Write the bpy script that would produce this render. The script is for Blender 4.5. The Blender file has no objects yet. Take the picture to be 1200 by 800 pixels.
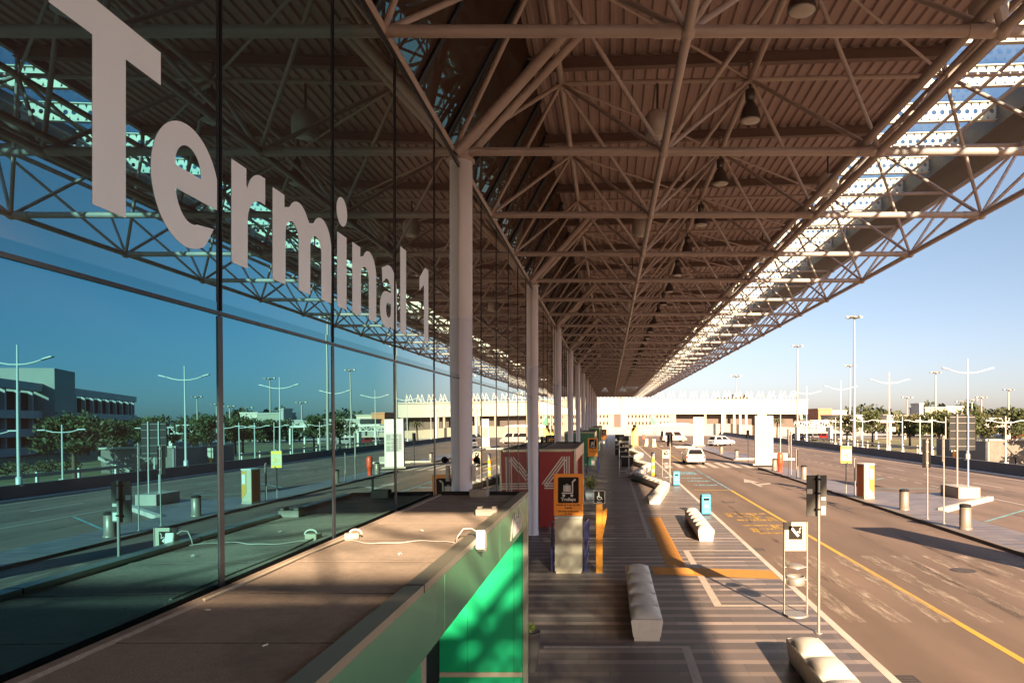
import bpy, bmesh, math, random
from mathutils import Vector, Matrix
random.seed(7)
R = math.radians
SC = bpy.context.scene
COL = SC.collection
F = 842.0; CZ = 4.0            # focal length in photo pixels, eye height

# ------------------------------------------------------------------ materials
MATS = {}
def nt(name):
    m = bpy.data.materials.new(name); m.use_nodes = True
    t = m.node_tree
    return m, t, t.nodes['Principled BSDF']
def mat(name, col, rough=.6, metal=0., var=.12, scale=6., bump=0., bscale=40., coat=0., stain=0., stain_scale=.6, emit=None):
    """painted / plain material with a little procedural unevenness"""
    if name in MATS: return MATS[name]
    m, t, b = nt(name); N = t.nodes; L = t.links
    tc = N.new('ShaderNodeTexCoord')
    no = N.new('ShaderNodeTexNoise'); no.inputs['Scale'].default_value = scale; no.inputs['Detail'].default_value = 5
    L.new(tc.outputs['Object'], no.inputs['Vector'])
    mx = N.new('ShaderNodeMixRGB'); mx.blend_type = 'MIX'
    mx.inputs[1].default_value = (*[c*(1-var) for c in col], 1); mx.inputs[2].default_value = (*[min(1, c*(1+var)) for c in col], 1)
    L.new(no.outputs['Fac'], mx.inputs[0]); out = mx.outputs[0]
    if stain:
        n2 = N.new('ShaderNodeTexNoise'); n2.inputs['Scale'].default_value = stain_scale; n2.inputs['Detail'].default_value = 8; n2.inputs['Roughness'].default_value = .65
        L.new(tc.outputs['Object'], n2.inputs['Vector'])
        rp = N.new('ShaderNodeValToRGB'); rp.color_ramp.elements[0].position = .48; rp.color_ramp.elements[1].position = .66
        L.new(n2.outputs['Fac'], rp.inputs[0])
        ml = N.new('ShaderNodeMath'); ml.operation = 'MULTIPLY'; ml.inputs[1].default_value = stain; L.new(rp.outputs[0], ml.inputs[0])
        m2 = N.new('ShaderNodeMixRGB'); m2.inputs[2].default_value = (*[c*.45 for c in col], 1)
        L.new(ml.outputs[0], m2.inputs[0]); L.new(out, m2.inputs[1]); out = m2.outputs[0]
    L.new(out, b.inputs['Base Color'])
    b.inputs['Roughness'].default_value = rough; b.inputs['Metallic'].default_value = metal
    if max(col) < .06 and not metal: b.inputs['Specular IOR Level'].default_value = .04
    if coat: b.inputs['Coat Weight'].default_value = coat
    if bump:
        n3 = N.new('ShaderNodeTexNoise'); n3.inputs['Scale'].default_value = bscale; n3.inputs['Detail'].default_value = 6
        L.new(tc.outputs['Object'], n3.inputs['Vector'])
        bp = N.new('ShaderNodeBump'); bp.inputs['Strength'].default_value = bump; bp.inputs['Distance'].default_value = .02
        L.new(n3.outputs['Fac'], bp.inputs['Height']); L.new(bp.outputs[0], b.inputs['Normal'])
    if emit:
        b.inputs['Emission Color'].default_value = (*emit, 1); b.inputs['Emission Strength'].default_value = 1
    MATS[name] = m
    return m

def m_math(N, L, op, a, b=None, c=None):
    n = N.new('ShaderNodeMath'); n.operation = op
    for i, v in enumerate((a, b, c)):
        if v is None: continue
        if isinstance(v, (int, float)): n.inputs[i].default_value = v
        else: L.new(v, n.inputs[i])
    return n.outputs[0]

def glass_mat(name, dark=1.0, room=((.003, .0025, .0025, 1), (.009, .008, .008, 1)), low=None):
    """sun-control coated glazing: tinted mirror, clearer towards grazing angles, dim room behind"""
    m = bpy.data.materials.new(name); m.use_nodes = True; t = m.node_tree; N = t.nodes; L = t.links
    N.clear(); o = N.new('ShaderNodeOutputMaterial')
    lw = N.new('ShaderNodeLayerWeight'); lw.inputs['Blend'].default_value = .5
    rp = N.new('ShaderNodeValToRGB'); e = rp.color_ramp.elements
    pts = [(.25, low or (.090, .315, .42)), (.55, (.110, .35, .44)), (.69, (.17, .39, .43)), (.78, (.52, .62, .62)), (1, (.92, .92, .9))]
    e[0].position = pts[0][0]; e[0].color = (*pts[0][1], 1); e[1].position = 1; e[1].color = (*pts[-1][1], 1)
    for p, c in pts[1:-1]:
        k = e.new(p); k.color = (*c, 1)
    L.new(lw.outputs['Facing'], rp.inputs[0])
    g = N.new('ShaderNodeBsdfGlossy'); g.inputs['Roughness'].default_value = 0.0
    tc = N.new('ShaderNodeTexCoord'); no = N.new('ShaderNodeTexNoise'); no.inputs['Scale'].default_value = .35
    L.new(tc.outputs['Object'], no.inputs['Vector'])
    bp = N.new('ShaderNodeBump'); bp.inputs['Strength'].default_value = .08; bp.inputs['Distance'].default_value = .02
    L.new(no.outputs['Fac'], bp.inputs['Height']); L.new(bp.outputs[0], g.inputs['Normal'])
    mu = N.new('ShaderNodeMixRGB'); mu.blend_type = 'MULTIPLY'; mu.inputs[0].default_value = 1; mu.inputs[2].default_value = (dark, dark, dark, 1)
    L.new(rp.outputs[0], mu.inputs[1]); L.new(mu.outputs[0], g.inputs['Color'])
    d = N.new('ShaderNodeBsdfDiffuse'); 
    n2 = N.new('ShaderNodeTexNoise'); n2.inputs['Scale'].default_value = 1.2; n2.inputs['Detail'].default_value = 8; m3 = N.new('ShaderNodeMapping'); m3.inputs['Scale'].default_value = (1, 5, .5); L.new(tc.outputs['Object'], m3.inputs[0]); L.new(m3.outputs[0], n2.inputs['Vector']); r2e = .4
    r2 = N.new('ShaderNodeValToRGB'); r2.color_ramp.elements[0].color = room[0]; r2.color_ramp.elements[1].color = room[1]
    L.new(n2.outputs['Fac'], r2.inputs[0]); L.new(r2.outputs[0], d.inputs['Color'])
    a = N.new('ShaderNodeAddShader'); L.new(g.outputs[0], a.inputs[0]); L.new(d.outputs[0], a.inputs[1]); L.new(a.outputs[0], o.inputs[0])
    return m

def skylight_mat():
    m = bpy.data.materials.new('skylight_glass'); m.use_nodes = True; t = m.node_tree; N = t.nodes; L = t.links
    N.clear(); o = N.new('ShaderNodeOutputMaterial')
    tr = N.new('ShaderNodeBsdfTransparent'); gl = N.new('ShaderNodeBsdfGlossy'); gl.inputs['Roughness'].default_value = .05
    gl.inputs['Color'].default_value = (.8, .85, .9, 1)
    tc = N.new('ShaderNodeTexCoord'); no = N.new('ShaderNodeTexNoise'); no.inputs['Scale'].default_value = .8; no.inputs['Detail'].default_value = 6
    L.new(tc.outputs['Object'], no.inputs['Vector'])
    r = N.new('ShaderNodeValToRGB'); r.color_ramp.elements[0].color = (.42, .60, .70, 1); r.color_ramp.elements[1].color = (.72, .82, .86, 1)
    r.color_ramp.elements[0].position = .35; r.color_ramp.elements[1].position = .65
    L.new(no.outputs['Fac'], r.inputs[0]); L.new(r.outputs[0], tr.inputs['Color'])
    mx = N.new('ShaderNodeMixShader'); mx.inputs[0].default_value = .04
    L.new(tr.outputs[0], mx.inputs[1]); L.new(gl.outputs[0], mx.inputs[2]); L.new(mx.outputs[0], o.inputs[0])
    return m

def asphalt(name, base, warm=1., patch=.35):
    m, t, b = nt(name); N = t.nodes; L = t.links
    tc = N.new('ShaderNodeTexCoord')
    n1 = N.new('ShaderNodeTexNoise'); n1.inputs['Scale'].default_value = .22; n1.inputs['Detail'].default_value = 7; n1.inputs['Roughness'].default_value = .62
    mp = N.new('ShaderNodeMapping'); mp.inputs['Scale'].default_value = (1.6, .35, 1)
    L.new(tc.outputs['Object'], mp.inputs[0]); L.new(mp.outputs[0], n1.inputs['Vector'])
    r1 = N.new('ShaderNodeValToRGB'); E = r1.color_ramp.elements
    E[0].position = .3; E[0].color = (*[c*(1-patch) for c in base], 1); E[1].position = .72; E[1].color = (*[c*(1+patch*.7) for c in base], 1)
    L.new(n1.outputs['Fac'], r1.inputs[0])
    n2 = N.new('ShaderNodeTexNoise'); n2.inputs['Scale'].default_value = 90; n2.inputs['Detail'].default_value = 3
    L.new(tc.outputs['Object'], n2.inputs['Vector'])
    # tyre-polished lanes run along the road
    sx = N.new('ShaderNodeSeparateXYZ'); L.new(tc.outputs['Object'], sx.inputs[0])
    w = m_math(N, L, 'SINE', m_math(N, L, 'MULTIPLY', sx.outputs[0], 3.4))
    w = m_math(N, L, 'MULTIPLY', w, .09)
    # thin cracks and drips
    vo = N.new('ShaderNodeTexVoronoi'); vo.feature = 'DISTANCE_TO_EDGE'; vo.inputs['Scale'].default_value = .09
    nd = N.new('ShaderNodeTexNoise'); nd.inputs['Scale'].default_value = 1.1; L.new(tc.outputs['Object'], nd.inputs['Vector'])
    va = N.new('ShaderNodeVectorMath'); va.operation = 'MULTIPLY_ADD'; va.inputs[1].default_value = (1.2, 1.2, 0)
    L.new(nd.outputs['Color'], va.inputs[0]); L.new(tc.outputs['Object'], va.inputs[2]); L.new(va.outputs[0], vo.inputs['Vector'])
    crack = m_math(N, L, 'LESS_THAN', vo.outputs['Distance'], .003)
    g = m_math(N, L, 'MULTIPLY_ADD', n2.outputs['Fac'], .9, .56)
    g = m_math(N, L, 'ADD', g, w)
    g = m_math(N, L, 'SUBTRACT', g, m_math(N, L, 'MULTIPLY', crack, .10))
    mu = N.new('ShaderNodeVectorMath'); mu.operation = 'SCALE'; L.new(r1.outputs[0], mu.inputs[0]); L.new(g, mu.inputs['Scale'])
    L.new(mu.outputs[0], b.inputs['Base Color']); b.inputs['Roughness'].default_value = .88
    bp = N.new('ShaderNodeBump'); bp.inputs['Strength'].default_value = .25; bp.inputs['Distance'].default_value = .01
    L.new(n2.outputs['Fac'], bp.inputs['Height']); L.new(bp.outputs[0], b.inputs['Normal'])
    MATS[name] = m
    return m

def paving(name, dark, light, period, duty, tile=1.1, joint=.03):
    """bands of slate tiles across the pavement with narrow lighter courses between"""
    m, t, b = nt(name); N = t.nodes; L = t.links
    tc = N.new('ShaderNodeTexCoord'); sx = N.new('ShaderNodeSeparateXYZ'); L.new(tc.outputs['Object'], sx.inputs[0])
    yb = m_math(N, L, 'DIVIDE', sx.outputs[1], period)
    row = m_math(N, L, 'FLOOR', yb); fy = m_math(N, L, 'FRACT', yb)
    band = m_math(N, L, 'LESS_THAN', fy, duty)
    wr = N.new('ShaderNodeTexWhiteNoise'); wr.noise_dimensions = '1D'; L.new(row, wr.inputs['W'])
    off = m_math(N, L, 'MULTIPLY', wr.outputs['Value'], tile)
    xa = m_math(N, L, 'DIVIDE', m_math(N, L, 'ADD', sx.outputs[0], off), tile)
    col = m_math(N, L, 'FLOOR', xa); fx = m_math(N, L, 'FRACT', xa)
    cv = N.new('ShaderNodeCombineXYZ'); L.new(row, cv.inputs[0]); L.new(col, cv.inputs[1]); L.new(band, cv.inputs[2])
    wt = N.new('ShaderNodeTexWhiteNoise'); wt.noise_dimensions = '3D'; L.new(cv.outputs[0], wt.inputs['Vector'])
    mx = N.new('ShaderNodeMixRGB'); mx.inputs[1].default_value = (*dark, 1); mx.inputs[2].default_value = (*light, 1)
    # the light courses come and go in strength
    bs = m_math(N, L, 'MULTIPLY', band, m_math(N, L, 'MULTIPLY_ADD', wr.outputs['Value'], .8, .25))
    L.new(bs, mx.inputs[0])
    jx = m_math(N, L, 'LESS_THAN', fx, joint/tile*.5)
    jy = m_math(N, L, 'LESS_THAN', m_math(N, L, 'ABSOLUTE', m_math(N, L, 'SUBTRACT', fy, duty)), joint/period*.35)
    j = m_math(N, L, 'MAXIMUM', jx, jy)
    no = N.new('ShaderNodeTexNoise'); no.inputs['Scale'].default_value = 1.7; no.inputs['Detail'].default_value = 8; L.new(tc.outputs['Object'], no.inputs['Vector'])
    f = m_math(N, L, 'MULTIPLY_ADD', wt.outputs['Value'], .35, .62)
    f = m_math(N, L, 'ADD', f, m_math(N, L, 'MULTIPLY', no.outputs['Fac'], .45))
    f = m_math(N, L, 'SUBTRACT', f, m_math(N, L, 'MULTIPLY', j, .28))
    mu = N.new('ShaderNodeVectorMath'); mu.operation = 'SCALE'; L.new(mx.outputs[0], mu.inputs[0]); L.new(f, mu.inputs['Scale'])
    L.new(mu.outputs[0], b.inputs['Base Color'])
    b.inputs['Roughness'].default_value = .5
    L.new(m_math(N, L, 'MULTIPLY_ADD', no.outputs['Fac'], .4, .3), b.inputs['Roughness'])
    bp = N.new('ShaderNodeBump'); bp.inputs['Strength'].default_value = .2; bp.inputs['Distance'].default_value = .01
    L.new(m_math(N, L, 'SUBTRACT', no.outputs['Fac'], j), bp.inputs['Height']); L.new(bp.outputs[0], b.inputs['Normal'])
    MATS[name] = m
    return m

def worn_paint(name, col, wear=.5, scale=7.):
    """road paint with the asphalt showing through where traffic wore it off"""
    m = bpy.data.materials.new(name); m.use_nodes = True; t = m.node_tree; N = t.nodes; L = t.links
    b = N['Principled BSDF']; b.inputs['Roughness'].default_value = .75
    tc = N.new('ShaderNodeTexCoord'); no = N.new('ShaderNodeTexNoise'); no.inputs['Scale'].default_value = scale; no.inputs['Detail'].default_value = 9; no.inputs['Roughness'].default_value = .7
    mp = N.new('ShaderNodeMapping'); mp.inputs['Scale'].default_value = (2.2, .30, 1); L.new(tc.outputs['Object'], mp.inputs[0]); L.new(mp.outputs[0], no.inputs['Vector'])
    r = N.new('ShaderNodeValToRGB'); r.color_ramp.elements[0].position = max(0, wear-.12); r.color_ramp.elements[1].position = min(1, wear+.12)
    L.new(no.outputs['Fac'], r.inputs[0])
    b.inputs['Base Color'].default_value = (*col, 1)
    tr = N.new('ShaderNodeBsdfTransparent'); mx = N.new('ShaderNodeMixShader'); o = N['Material Output']
    L.new(r.outputs[0], mx.inputs[0]); L.new(tr.outputs[0], mx.inputs[1]); L.new(b.outputs[0], mx.inputs[2]); L.new(mx.outputs[0], o.inputs[0])
    MATS[name] = m
    return m

def leaf_mat(name, a, c, scale=.8):
    m, t, b = nt(name); N = t.nodes; L = t.links
    tc = N.new('ShaderNodeTexCoord'); no = N.new('ShaderNodeTexNoise'); no.inputs['Scale'].default_value = scale; no.inputs['Detail'].default_value = 4
    L.new(tc.outputs['Object'], no.inputs['Vector'])
    r = N.new('ShaderNodeValToRGB'); r.color_ramp.elements[0].position = .35; r.color_ramp.elements[1].position = .65
    r.color_ramp.elements[0].color = (*a, 1); r.color_ramp.elements[1].color = (*c, 1)
    L.new(no.outputs['Fac'], r.inputs[0]); L.new(r.outputs[0], b.inputs['Base Color']); b.inputs['Roughness'].default_value = .7
    b.inputs['Subsurface Weight'].default_value = 0
    MATS[name] = m
    return m

# ------------------------------------------------------------------ mesh builder
class MB:
    def __init__(s): s.v = []; s.f = []; s.m = []; s.sm = []
    def add(s, vs, fs, mi=0, smooth=False):
        o = len(s.v); s.v += [tuple(v) for v in vs]
        for f in fs: s.f.append([i+o for i in f]); s.m.append(mi); s.sm.append(smooth)
        return s
    def box(s, x0, x1, y0, y1, z0, z1, mi=0):
        v = [(x, y, z) for z in (z0, z1) for y in (y0, y1) for x in (x0, x1)]
        return s.add(v, [(0,2,3,1), (4,5,7,6), (0,1,5,4), (2,6,7,3), (0,4,6,2), (1,3,7,5)], mi)
    def obox(s, c, size, rz=0, rx=0, ry=0, mi=0):
        M = Matrix.Translation(c) @ Matrix.Rotation(rz, 4, 'Z') @ Matrix.Rotation(ry, 4, 'Y') @ Matrix.Rotation(rx, 4, 'X')
        h = [k/2 for k in size]
        v = [M @ Vector((x*h[0], y*h[1], z*h[2])) for z in (-1, 1) for y in (-1, 1) for x in (-1, 1)]
        return s.add(v, [(0,2,3,1), (4,5,7,6), (0,1,5,4), (2,6,7,3), (0,4,6,2), (1,3,7,5)], mi)
    def tube(s, p, q, r, n=8, r2=None, caps=True, mi=0):
        p = Vector(p); q = Vector(q); d = q-p
        if d.length < 1e-6: return s
        d.normalize(); a = d.orthogonal().normalized(); b = d.cross(a); r2 = r if r2 is None else r2
        vs = []
        for c, rr in ((p, r), (q, r2)):
            for i in range(n):
                t = 2*math.pi*i/n; vs.append(c + a*(rr*math.cos(t)) + b*(rr*math.sin(t)))
        fs = [(i, (i+1) % n, n+(i+1) % n, n+i) for i in range(n)]
        s.add(vs, fs, mi, True)
        if caps:
            s.add(vs[:n], [tuple(range(n-1, -1, -1))], mi); s.add(vs[n:], [tuple(range(n))], mi)
        return s
    def path(s, pts, r, n=6, mi=0):
        for a, b in zip(pts[:-1], pts[1:]): s.tube(a, b, r, n, mi=mi)
        return s
    def lathe(s, prof, c=(0,0,0), n=20, mi=0, smooth=True):
        vs = []
        for r, z in prof:
            for i in range(n):
                t = 2*math.pi*i/n; vs.append((c[0]+r*math.cos(t), c[1]+r*math.sin(t), c[2]+z))
        fs = []
        for k in range(len(prof)-1):
            for i in range(n):
                j = (i+1) % n; fs.append((k*n+i, k*n+j, (k+1)*n+j, (k+1)*n+i))
        s.add(vs, fs, mi, smooth)
        s.add(vs[:n], [tuple(range(n-1, -1, -1))], mi); s.add(vs[-n:], [tuple(range(n))], mi)
        return s
    def prism(s, poly, d0, d1, axis='z', mi=0):
        """extrude a 2-D outline along an axis; outline is (x,y), (x,z) or (y,z)"""
        n = len(poly)
        def P(p, d): return (p[0], p[1], d) if axis == 'z' else ((p[0], d, p[1]) if axis == 'y' else (d, p[0], p[1]))
        vs = [P(p, d0) for p in poly] + [P(p, d1) for p in poly]
        fs = [tuple(range(n-1, -1, -1)), tuple(range(n, 2*n))] + [(i, (i+1) % n, n+(i+1) % n, n+i) for i in range(n)]
        return s.add(vs, fs, mi)
    def ell(s, c, r, nu=12, nv=8, mi=0, z0=-1.):
        vs = []; fs = []
        for j in range(nv+1):
            ph = math.asin(z0) + (math.pi/2-math.asin(z0))*j/nv
            for i in range(nu):
                t = 2*math.pi*i/nu; vs.append((c[0]+r[0]*math.cos(ph)*math.cos(t), c[1]+r[1]*math.cos(ph)*math.sin(t), c[2]+r[2]*math.sin(ph)))
        for j in range(nv):
            for i in range(nu):
                k = (i+1) % nu; fs.append((j*nu+i, j*nu+k, (j+1)*nu+k, (j+1)*nu+i))
        return s.add(vs, fs, mi, True)
    def mesh(s, name, off=None):
        me = bpy.data.meshes.new(name)
        vs = s.v if off is None else [(a-off[0], b-off[1], c-off[2]) for a, b, c in s.v]
        me.from_pydata(vs, [], s.f)
        me.polygons.foreach_set('material_index', s.m); me.polygons.foreach_set('use_smooth', s.sm)
        bm = bmesh.new(); bm.from_mesh(me); bmesh.ops.recalc_face_normals(bm, faces=bm.faces); bm.to_mesh(me); bm.free()
        me.update()
        return me
    def build(s, name, mats, parent=None, world=False, bevel=0., seg=2, loc=None):
        off = parent.location if (world and parent is not None) else None
        me = s.mesh(name, off)
        for m in (mats if isinstance(mats, (list, tuple)) else [mats]): me.materials.append(m)
        o = bpy.data.objects.new(name, me); COL.objects.link(o)
        if parent is not None: o.parent = parent
        elif loc is not None: o.location = loc
        if bevel:
            w = o.modifiers.new('Bevel', 'BEVEL'); w.width = bevel; w.segments = seg; w.limit_method = 'ANGLE'; w.angle_limit = R(40); w.harden_normals = False
        return o

def tag(o, label=None, cat=None, group=None, kind=None):
    if label: o['label'] = label
    if cat: o['category'] = cat
    if group: o['group'] = group
    if kind: o['kind'] = kind
    return o
def thing(name, label, cat, loc=(0,0,0), rz=0, group=None):
    o = bpy.data.objects.new(name, None); COL.objects.link(o); o.location = loc; o.rotation_euler = (0, 0, rz); o.empty_display_size = .2
    return tag(o, label, cat, group)
def kids(o): return [c for c in bpy.data.objects if c.parent is o]
def dup(root, loc, rz=0, label=None, group=None):
    r = root.copy(); COL.objects.link(r); r.location = loc; r.rotation_euler = (0, 0, rz)
    if label: r['label'] = label
    if group: r['group'] = group
    for ch in list(root.children):
        c = ch.copy(); COL.objects.link(c); c.parent = r
        for g in ch.children:
            d = g.copy(); COL.objects.link(d); d.parent = c
    return r
def text_mb(s, size, thick=.004, bold=0., align='CENTER', shear=0.):
    """letters from Blender's own font, as verts/faces lying in the XY plane"""
    cu = bpy.data.curves.new('txt', 'FONT'); cu.body = s; cu.size = size; cu.align_x = align; cu.extrude = thick/2; cu.offset = bold; cu.resolution_u = 4; cu.shear = shear
    o = bpy.data.objects.new('txt', cu); COL.objects.link(o)
    dg = bpy.context.evaluated_depsgraph_get()
    me = bpy.data.meshes.new_from_object(o.evaluated_get(dg))
    vs = [v.co.copy() for v in me.vertices]; fs = [tuple(p.vertices) for p in me.polygons]
    bpy.data.objects.remove(o); bpy.data.curves.remove(cu); bpy.data.meshes.remove(me)
    return vs, fs
def outline_mb(splines, thick):
    """flat letter from closed outlines (holes are found by the curve fill)"""
    cu = bpy.data.curves.new('out', 'CURVE'); cu.dimensions = '2D'; cu.fill_mode = 'BOTH'; cu.extrude = thick/2
    for pts in splines:
        sp = cu.splines.new('POLY'); sp.points.add(len(pts)-1); sp.use_cyclic_u = True
        for i, (x, y) in enumerate(pts): sp.points[i].co = (x, y, 0, 1)
    o = bpy.data.objects.new('out', cu); COL.objects.link(o)
    dg = bpy.context.evaluated_depsgraph_get()
    me = bpy.data.meshes.new_from_object(o.evaluated_get(dg))
    vs = [v.co.copy() for v in me.vertices]; fs = [tuple(p.vertices) for p in me.polygons]
    bpy.data.objects.remove(o); bpy.data.curves.remove(cu); bpy.data.meshes.remove(me)
    return vs, fs
ORD = ['first','second','third','fourth','fifth','sixth','seventh','eighth','ninth','tenth','eleventh','twelfth','thirteenth','fourteenth','fifteenth','sixteenth','seventeenth','eighteenth','nineteenth','twentieth']
ORD += ['twenty-'+o for o in ORD[:9]] + ['thirtieth'] + ['thirty-'+o for o in ORD[:9]] + ['fortieth'] + ['forty-'+o for o in ORD[:9]]

# ------------------------------------------------------------------ palette
steel = mat('canopy_steel_paint', (.52, .425, .385), .5, 0, .12, 3, stain=.35, stain_scale=1.5)
deck_m = mat('roof_deck_brown', (.45, .335, .31), .6, 0, .12, 1.5)
purlin_m = mat('purlin_brown', (.22, .15, .13), .6, 0, .1)
perf_m = mat('louvre_white_paint', (.66, .60, .48), .55, 0, .06)
gutter_m = mat('gutter_grey', (.10, .085, .08), .6, 0, .15)
col_m = mat('column_lilac_grey', (.68, .66, .72), .45, 0, .05, 4, stain=.08)
mull_m = mat('mullion_dark_anodised', (.016, .020, .028), .4, .2, .1)
frit_m = glass_mat('transom_frit_glass', .8)
glass = glass_mat('coated_glass'); glass_up = glass_mat('coated_glass_upper', 1.0, ((.024, .013, .013, 1), (.042, .024, .022, 1)), (.09, .26, .32)); glass_dim = glass_mat('clerestory_glass', .30, ((.05, .028, .022, 1), (.09, .055, .042, 1)))
sky_glass = skylight_mat()
letter_m = mat('letter_vinyl_grey', (.84, .92, .98), .6, 0, .03, 2)
white = mat('white_paint', (.55, .53, .49), .5, 0, .06, 4, stain=.12)
bench_m = mat('bench_moulded_stone', (.60, .57, .51), .5, 0, .06, 9, stain=.3, stain_scale=3.2)
conc = mat('concrete', (.30, .275, .24), .85, 0, .15, 5, bump=.3, stain=.35)
concw = mat('pale_concrete', (.36, .33, .28), .8, 0, .1, 3, stain=.3)
galv = mat('galvanised_steel', (.30, .28, .26), .45, .4, .12, 8)
lampw = mat('lamp_white_enamel', (.46, .46, .44), .35, .1, .05)
darkm = mat('dark_grey_panel', (.022, .022, .024), .65, 0, .15)
black = mat('black_plastic', (.012, .012, .013), .7, 0, .1)
rubber = mat('tyre_rubber', (.02, .02, .02), .85, 0, .1)
orange = mat('orange_paint', (.78, .30, .02), .45, 0, .07, 4, stain=.12)
orange_sign = mat('orange_sign_face', (.80, .27, .02), .4, 0, .05)
blue = mat('trolley_rail_blue', (.018, .02, .11), .4, .1, .12)
cyan = mat('litter_bin_cyan', (.04, .36, .56), .45, 0, .1, 4, stain=.2)
red = mat('gate_red_paint', (.23, .010, .015), .45, 0, .08, 2)
redp = mat('red_post_paint', (.62, .06, .02), .45, 0, .1)
green = mat('gate_green_glossy', (.004, .34, .14), .35, 0, .06, 1.5)
green_f = mat('green_fascia_metal', (.10, .34, .19), .25, .35, .1, 2)
red_f = mat('red_fascia_metal', (.45, .22, .2), .3, .6, .1, 2)
roof_felt = mat('roof_felt', (.38, .31, .25), .92, 0, .22, 22, bump=.6, bscale=90, stain=.55, stain_scale=1.4)
coping_m = mat('coping_greenish_metal', (.30, .30, .24), .4, .5, .12, 3, stain=.3)
cream = mat('cream_paint', (.40, .36, .27), .55, 0, .08, 3, stain=.25)
yellow = mat('yellow_sign', (.80, .50, .02), .5, 0, .06)
ink = mat('sign_ink', (.02, .018, .016), .5)
bark = mat('bark', (.10, .07, .05), .9, 0, .25, 8, bump=.4)
leaf = leaf_mat('leaves_green', (.022, .036, .008), (.07, .082, .022))
leaf2 = leaf_mat('leaves_olive', (.03, .038, .012), (.09, .088, .03))
leaf_far = leaf_mat('leaves_far', (.022, .032, .014), (.06, .07, .03), .06)
ground_m = asphalt('dry_ground', (.15, .115, .075), patch=.4)
road_m = asphalt('worn_asphalt', (.150, .104, .077))
road2_m = asphalt('far_asphalt', (.13, .10, .085))
pave_m = paving('slate_band_paving', (.125, .105, .098), (.33, .265, .23), .56, .36)
isl_m = paving('island_paving', (.17, .145, .14), (.075, .065, .065), .62, .16, tile=.62)
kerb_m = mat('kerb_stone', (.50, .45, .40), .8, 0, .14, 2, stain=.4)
kerbd_m = mat('kerb_shaded_face', (.16, .14, .125), .85, 0, .2, 3)  # shade of the island kerb face put into the dark colour
p_white = worn_paint('line_white', (.40, .35, .30), .30)
p_faint = worn_paint('zebra_worn_off', (.34, .27, .21), .53, 3.5)
p_yel = worn_paint('line_yellow', (.52, .32, .045), .30)
p_yelw = worn_paint('line_yellow_worn', (.46, .29, .06), .47, 6)
p_blue = worn_paint('line_blue_worn', (.20, .36, .44), .47, 6)
p_teal = worn_paint('line_teal', (.16, .40, .42), .40, 6)
tact = mat('tactile_ochre', (.48, .22, .04), .75, 0, .12, 9, stain=.3, stain_scale=3)
grass_m = leaf_mat('grass_dry', (.10, .10, .03), (.22, .18, .07), .3)
# ------------------------------------------------------------------ the setting
def at(x, y, z=0.):
    Y = F*(CZ-z)/(y-491.0); return Vector(((x-714.0)*Y/F, Y, z))
def sheet(name, rects, m, z, kind='structure', parent=None):
    b = MB()
    for r in rects:
        if len(r) == 4 and not hasattr(r[0], '__len__'):
            x0, x1, y0, y1 = r; pts = [(x0, y0), (x1, y0), (x1, y1), (x0, y1)]
        else: pts = r
        b.add([(p[0], p[1], z) for p in pts], [tuple(range(len(pts)))])
    o = b.build(name, m)
    if kind: o['kind'] = kind
    return o
sheet('ground', [(-1500, 2500, -600, 3500)], ground_m, -.20)
sheet('road', [(4.44, 28.6, -70, 190)], road_m, -.10)
sheet('pavement', [(-9, 4.285, -70, 175)], pave_m, 0)
tag(MB().box(4.285, 4.445, -70, 175, -.14, .006).build('kerb', kerb_m, bevel=.012), kind='structure')
# traffic island with its bump where the bays end
isl = [(12.55, -60), (14.6, -60), (14.6, 31.6), (19.3, 36.4), (18.9, 39.6), (16.4, 38.6), (14.6, 41), (14.6, 59.5), (12.55, 59.5)]
isl2 = [(12.55, 71.5), (14.6, 71.5), (15.4, 80), (15.4, 86), (14.6, 88), (14.6, 118), (12.55, 118)]
for k, pl in enumerate((isl, isl2)):
    tag(MB().prism(pl, -.15, .0).build('island_pavement', isl_m), kind='structure')
kb = MB()
kb.box(12.36, 12.552, -60, 59.5, -.15, .008, 0); kb.box(12.36, 12.552, 71.5, 118, -.15, .008, 0)
kb.box(12.36, 14.6, 59.502, 59.7, -.15, .008); kb.box(12.36, 14.6, 71.3, 71.498, -.15, .008)
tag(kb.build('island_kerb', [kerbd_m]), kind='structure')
ke = MB()
for (ax, ay), (bx_, by_) in (((14.6, 31.6), (19.3, 36.4)),):
    d = Vector((bx_-ax, by_-ay, 0)); ke.obox((Vector((ax, ay, 0))+d/2+Vector((0, 0, -.02))), (d.length, .30, .24), math.atan2(d.y, d.x))
ke.box(12.6, 18.5, 71.6, 71.95, -.1, .12); ke.box(9.5, 12.3, 103, 103.4, -.1, .1)
tag(ke.build('bay_end_kerb', kerb_m, bevel=.02), kind='structure')
tag(MB().box(28.05, 28.6, -30, 190, -.15, .03).build('road_edge_kerb', kerb_m, bevel=.02), kind='structure')
sheet('far_road', [(31.5, 36.5, -60, 170)], road2_m, -.19)
sheet('forecourt', [(-60, 190, 176, 226), (28.6, 60, 150, 176)], mat('forecourt_concrete', (.50, .45, .37), .85, 0, .12, .3), -.08)
gr = sheet('lawn', [(38, 90, 40, 150), (28.9, 31.4, 20, 150)], grass_m, -.17)

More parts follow.
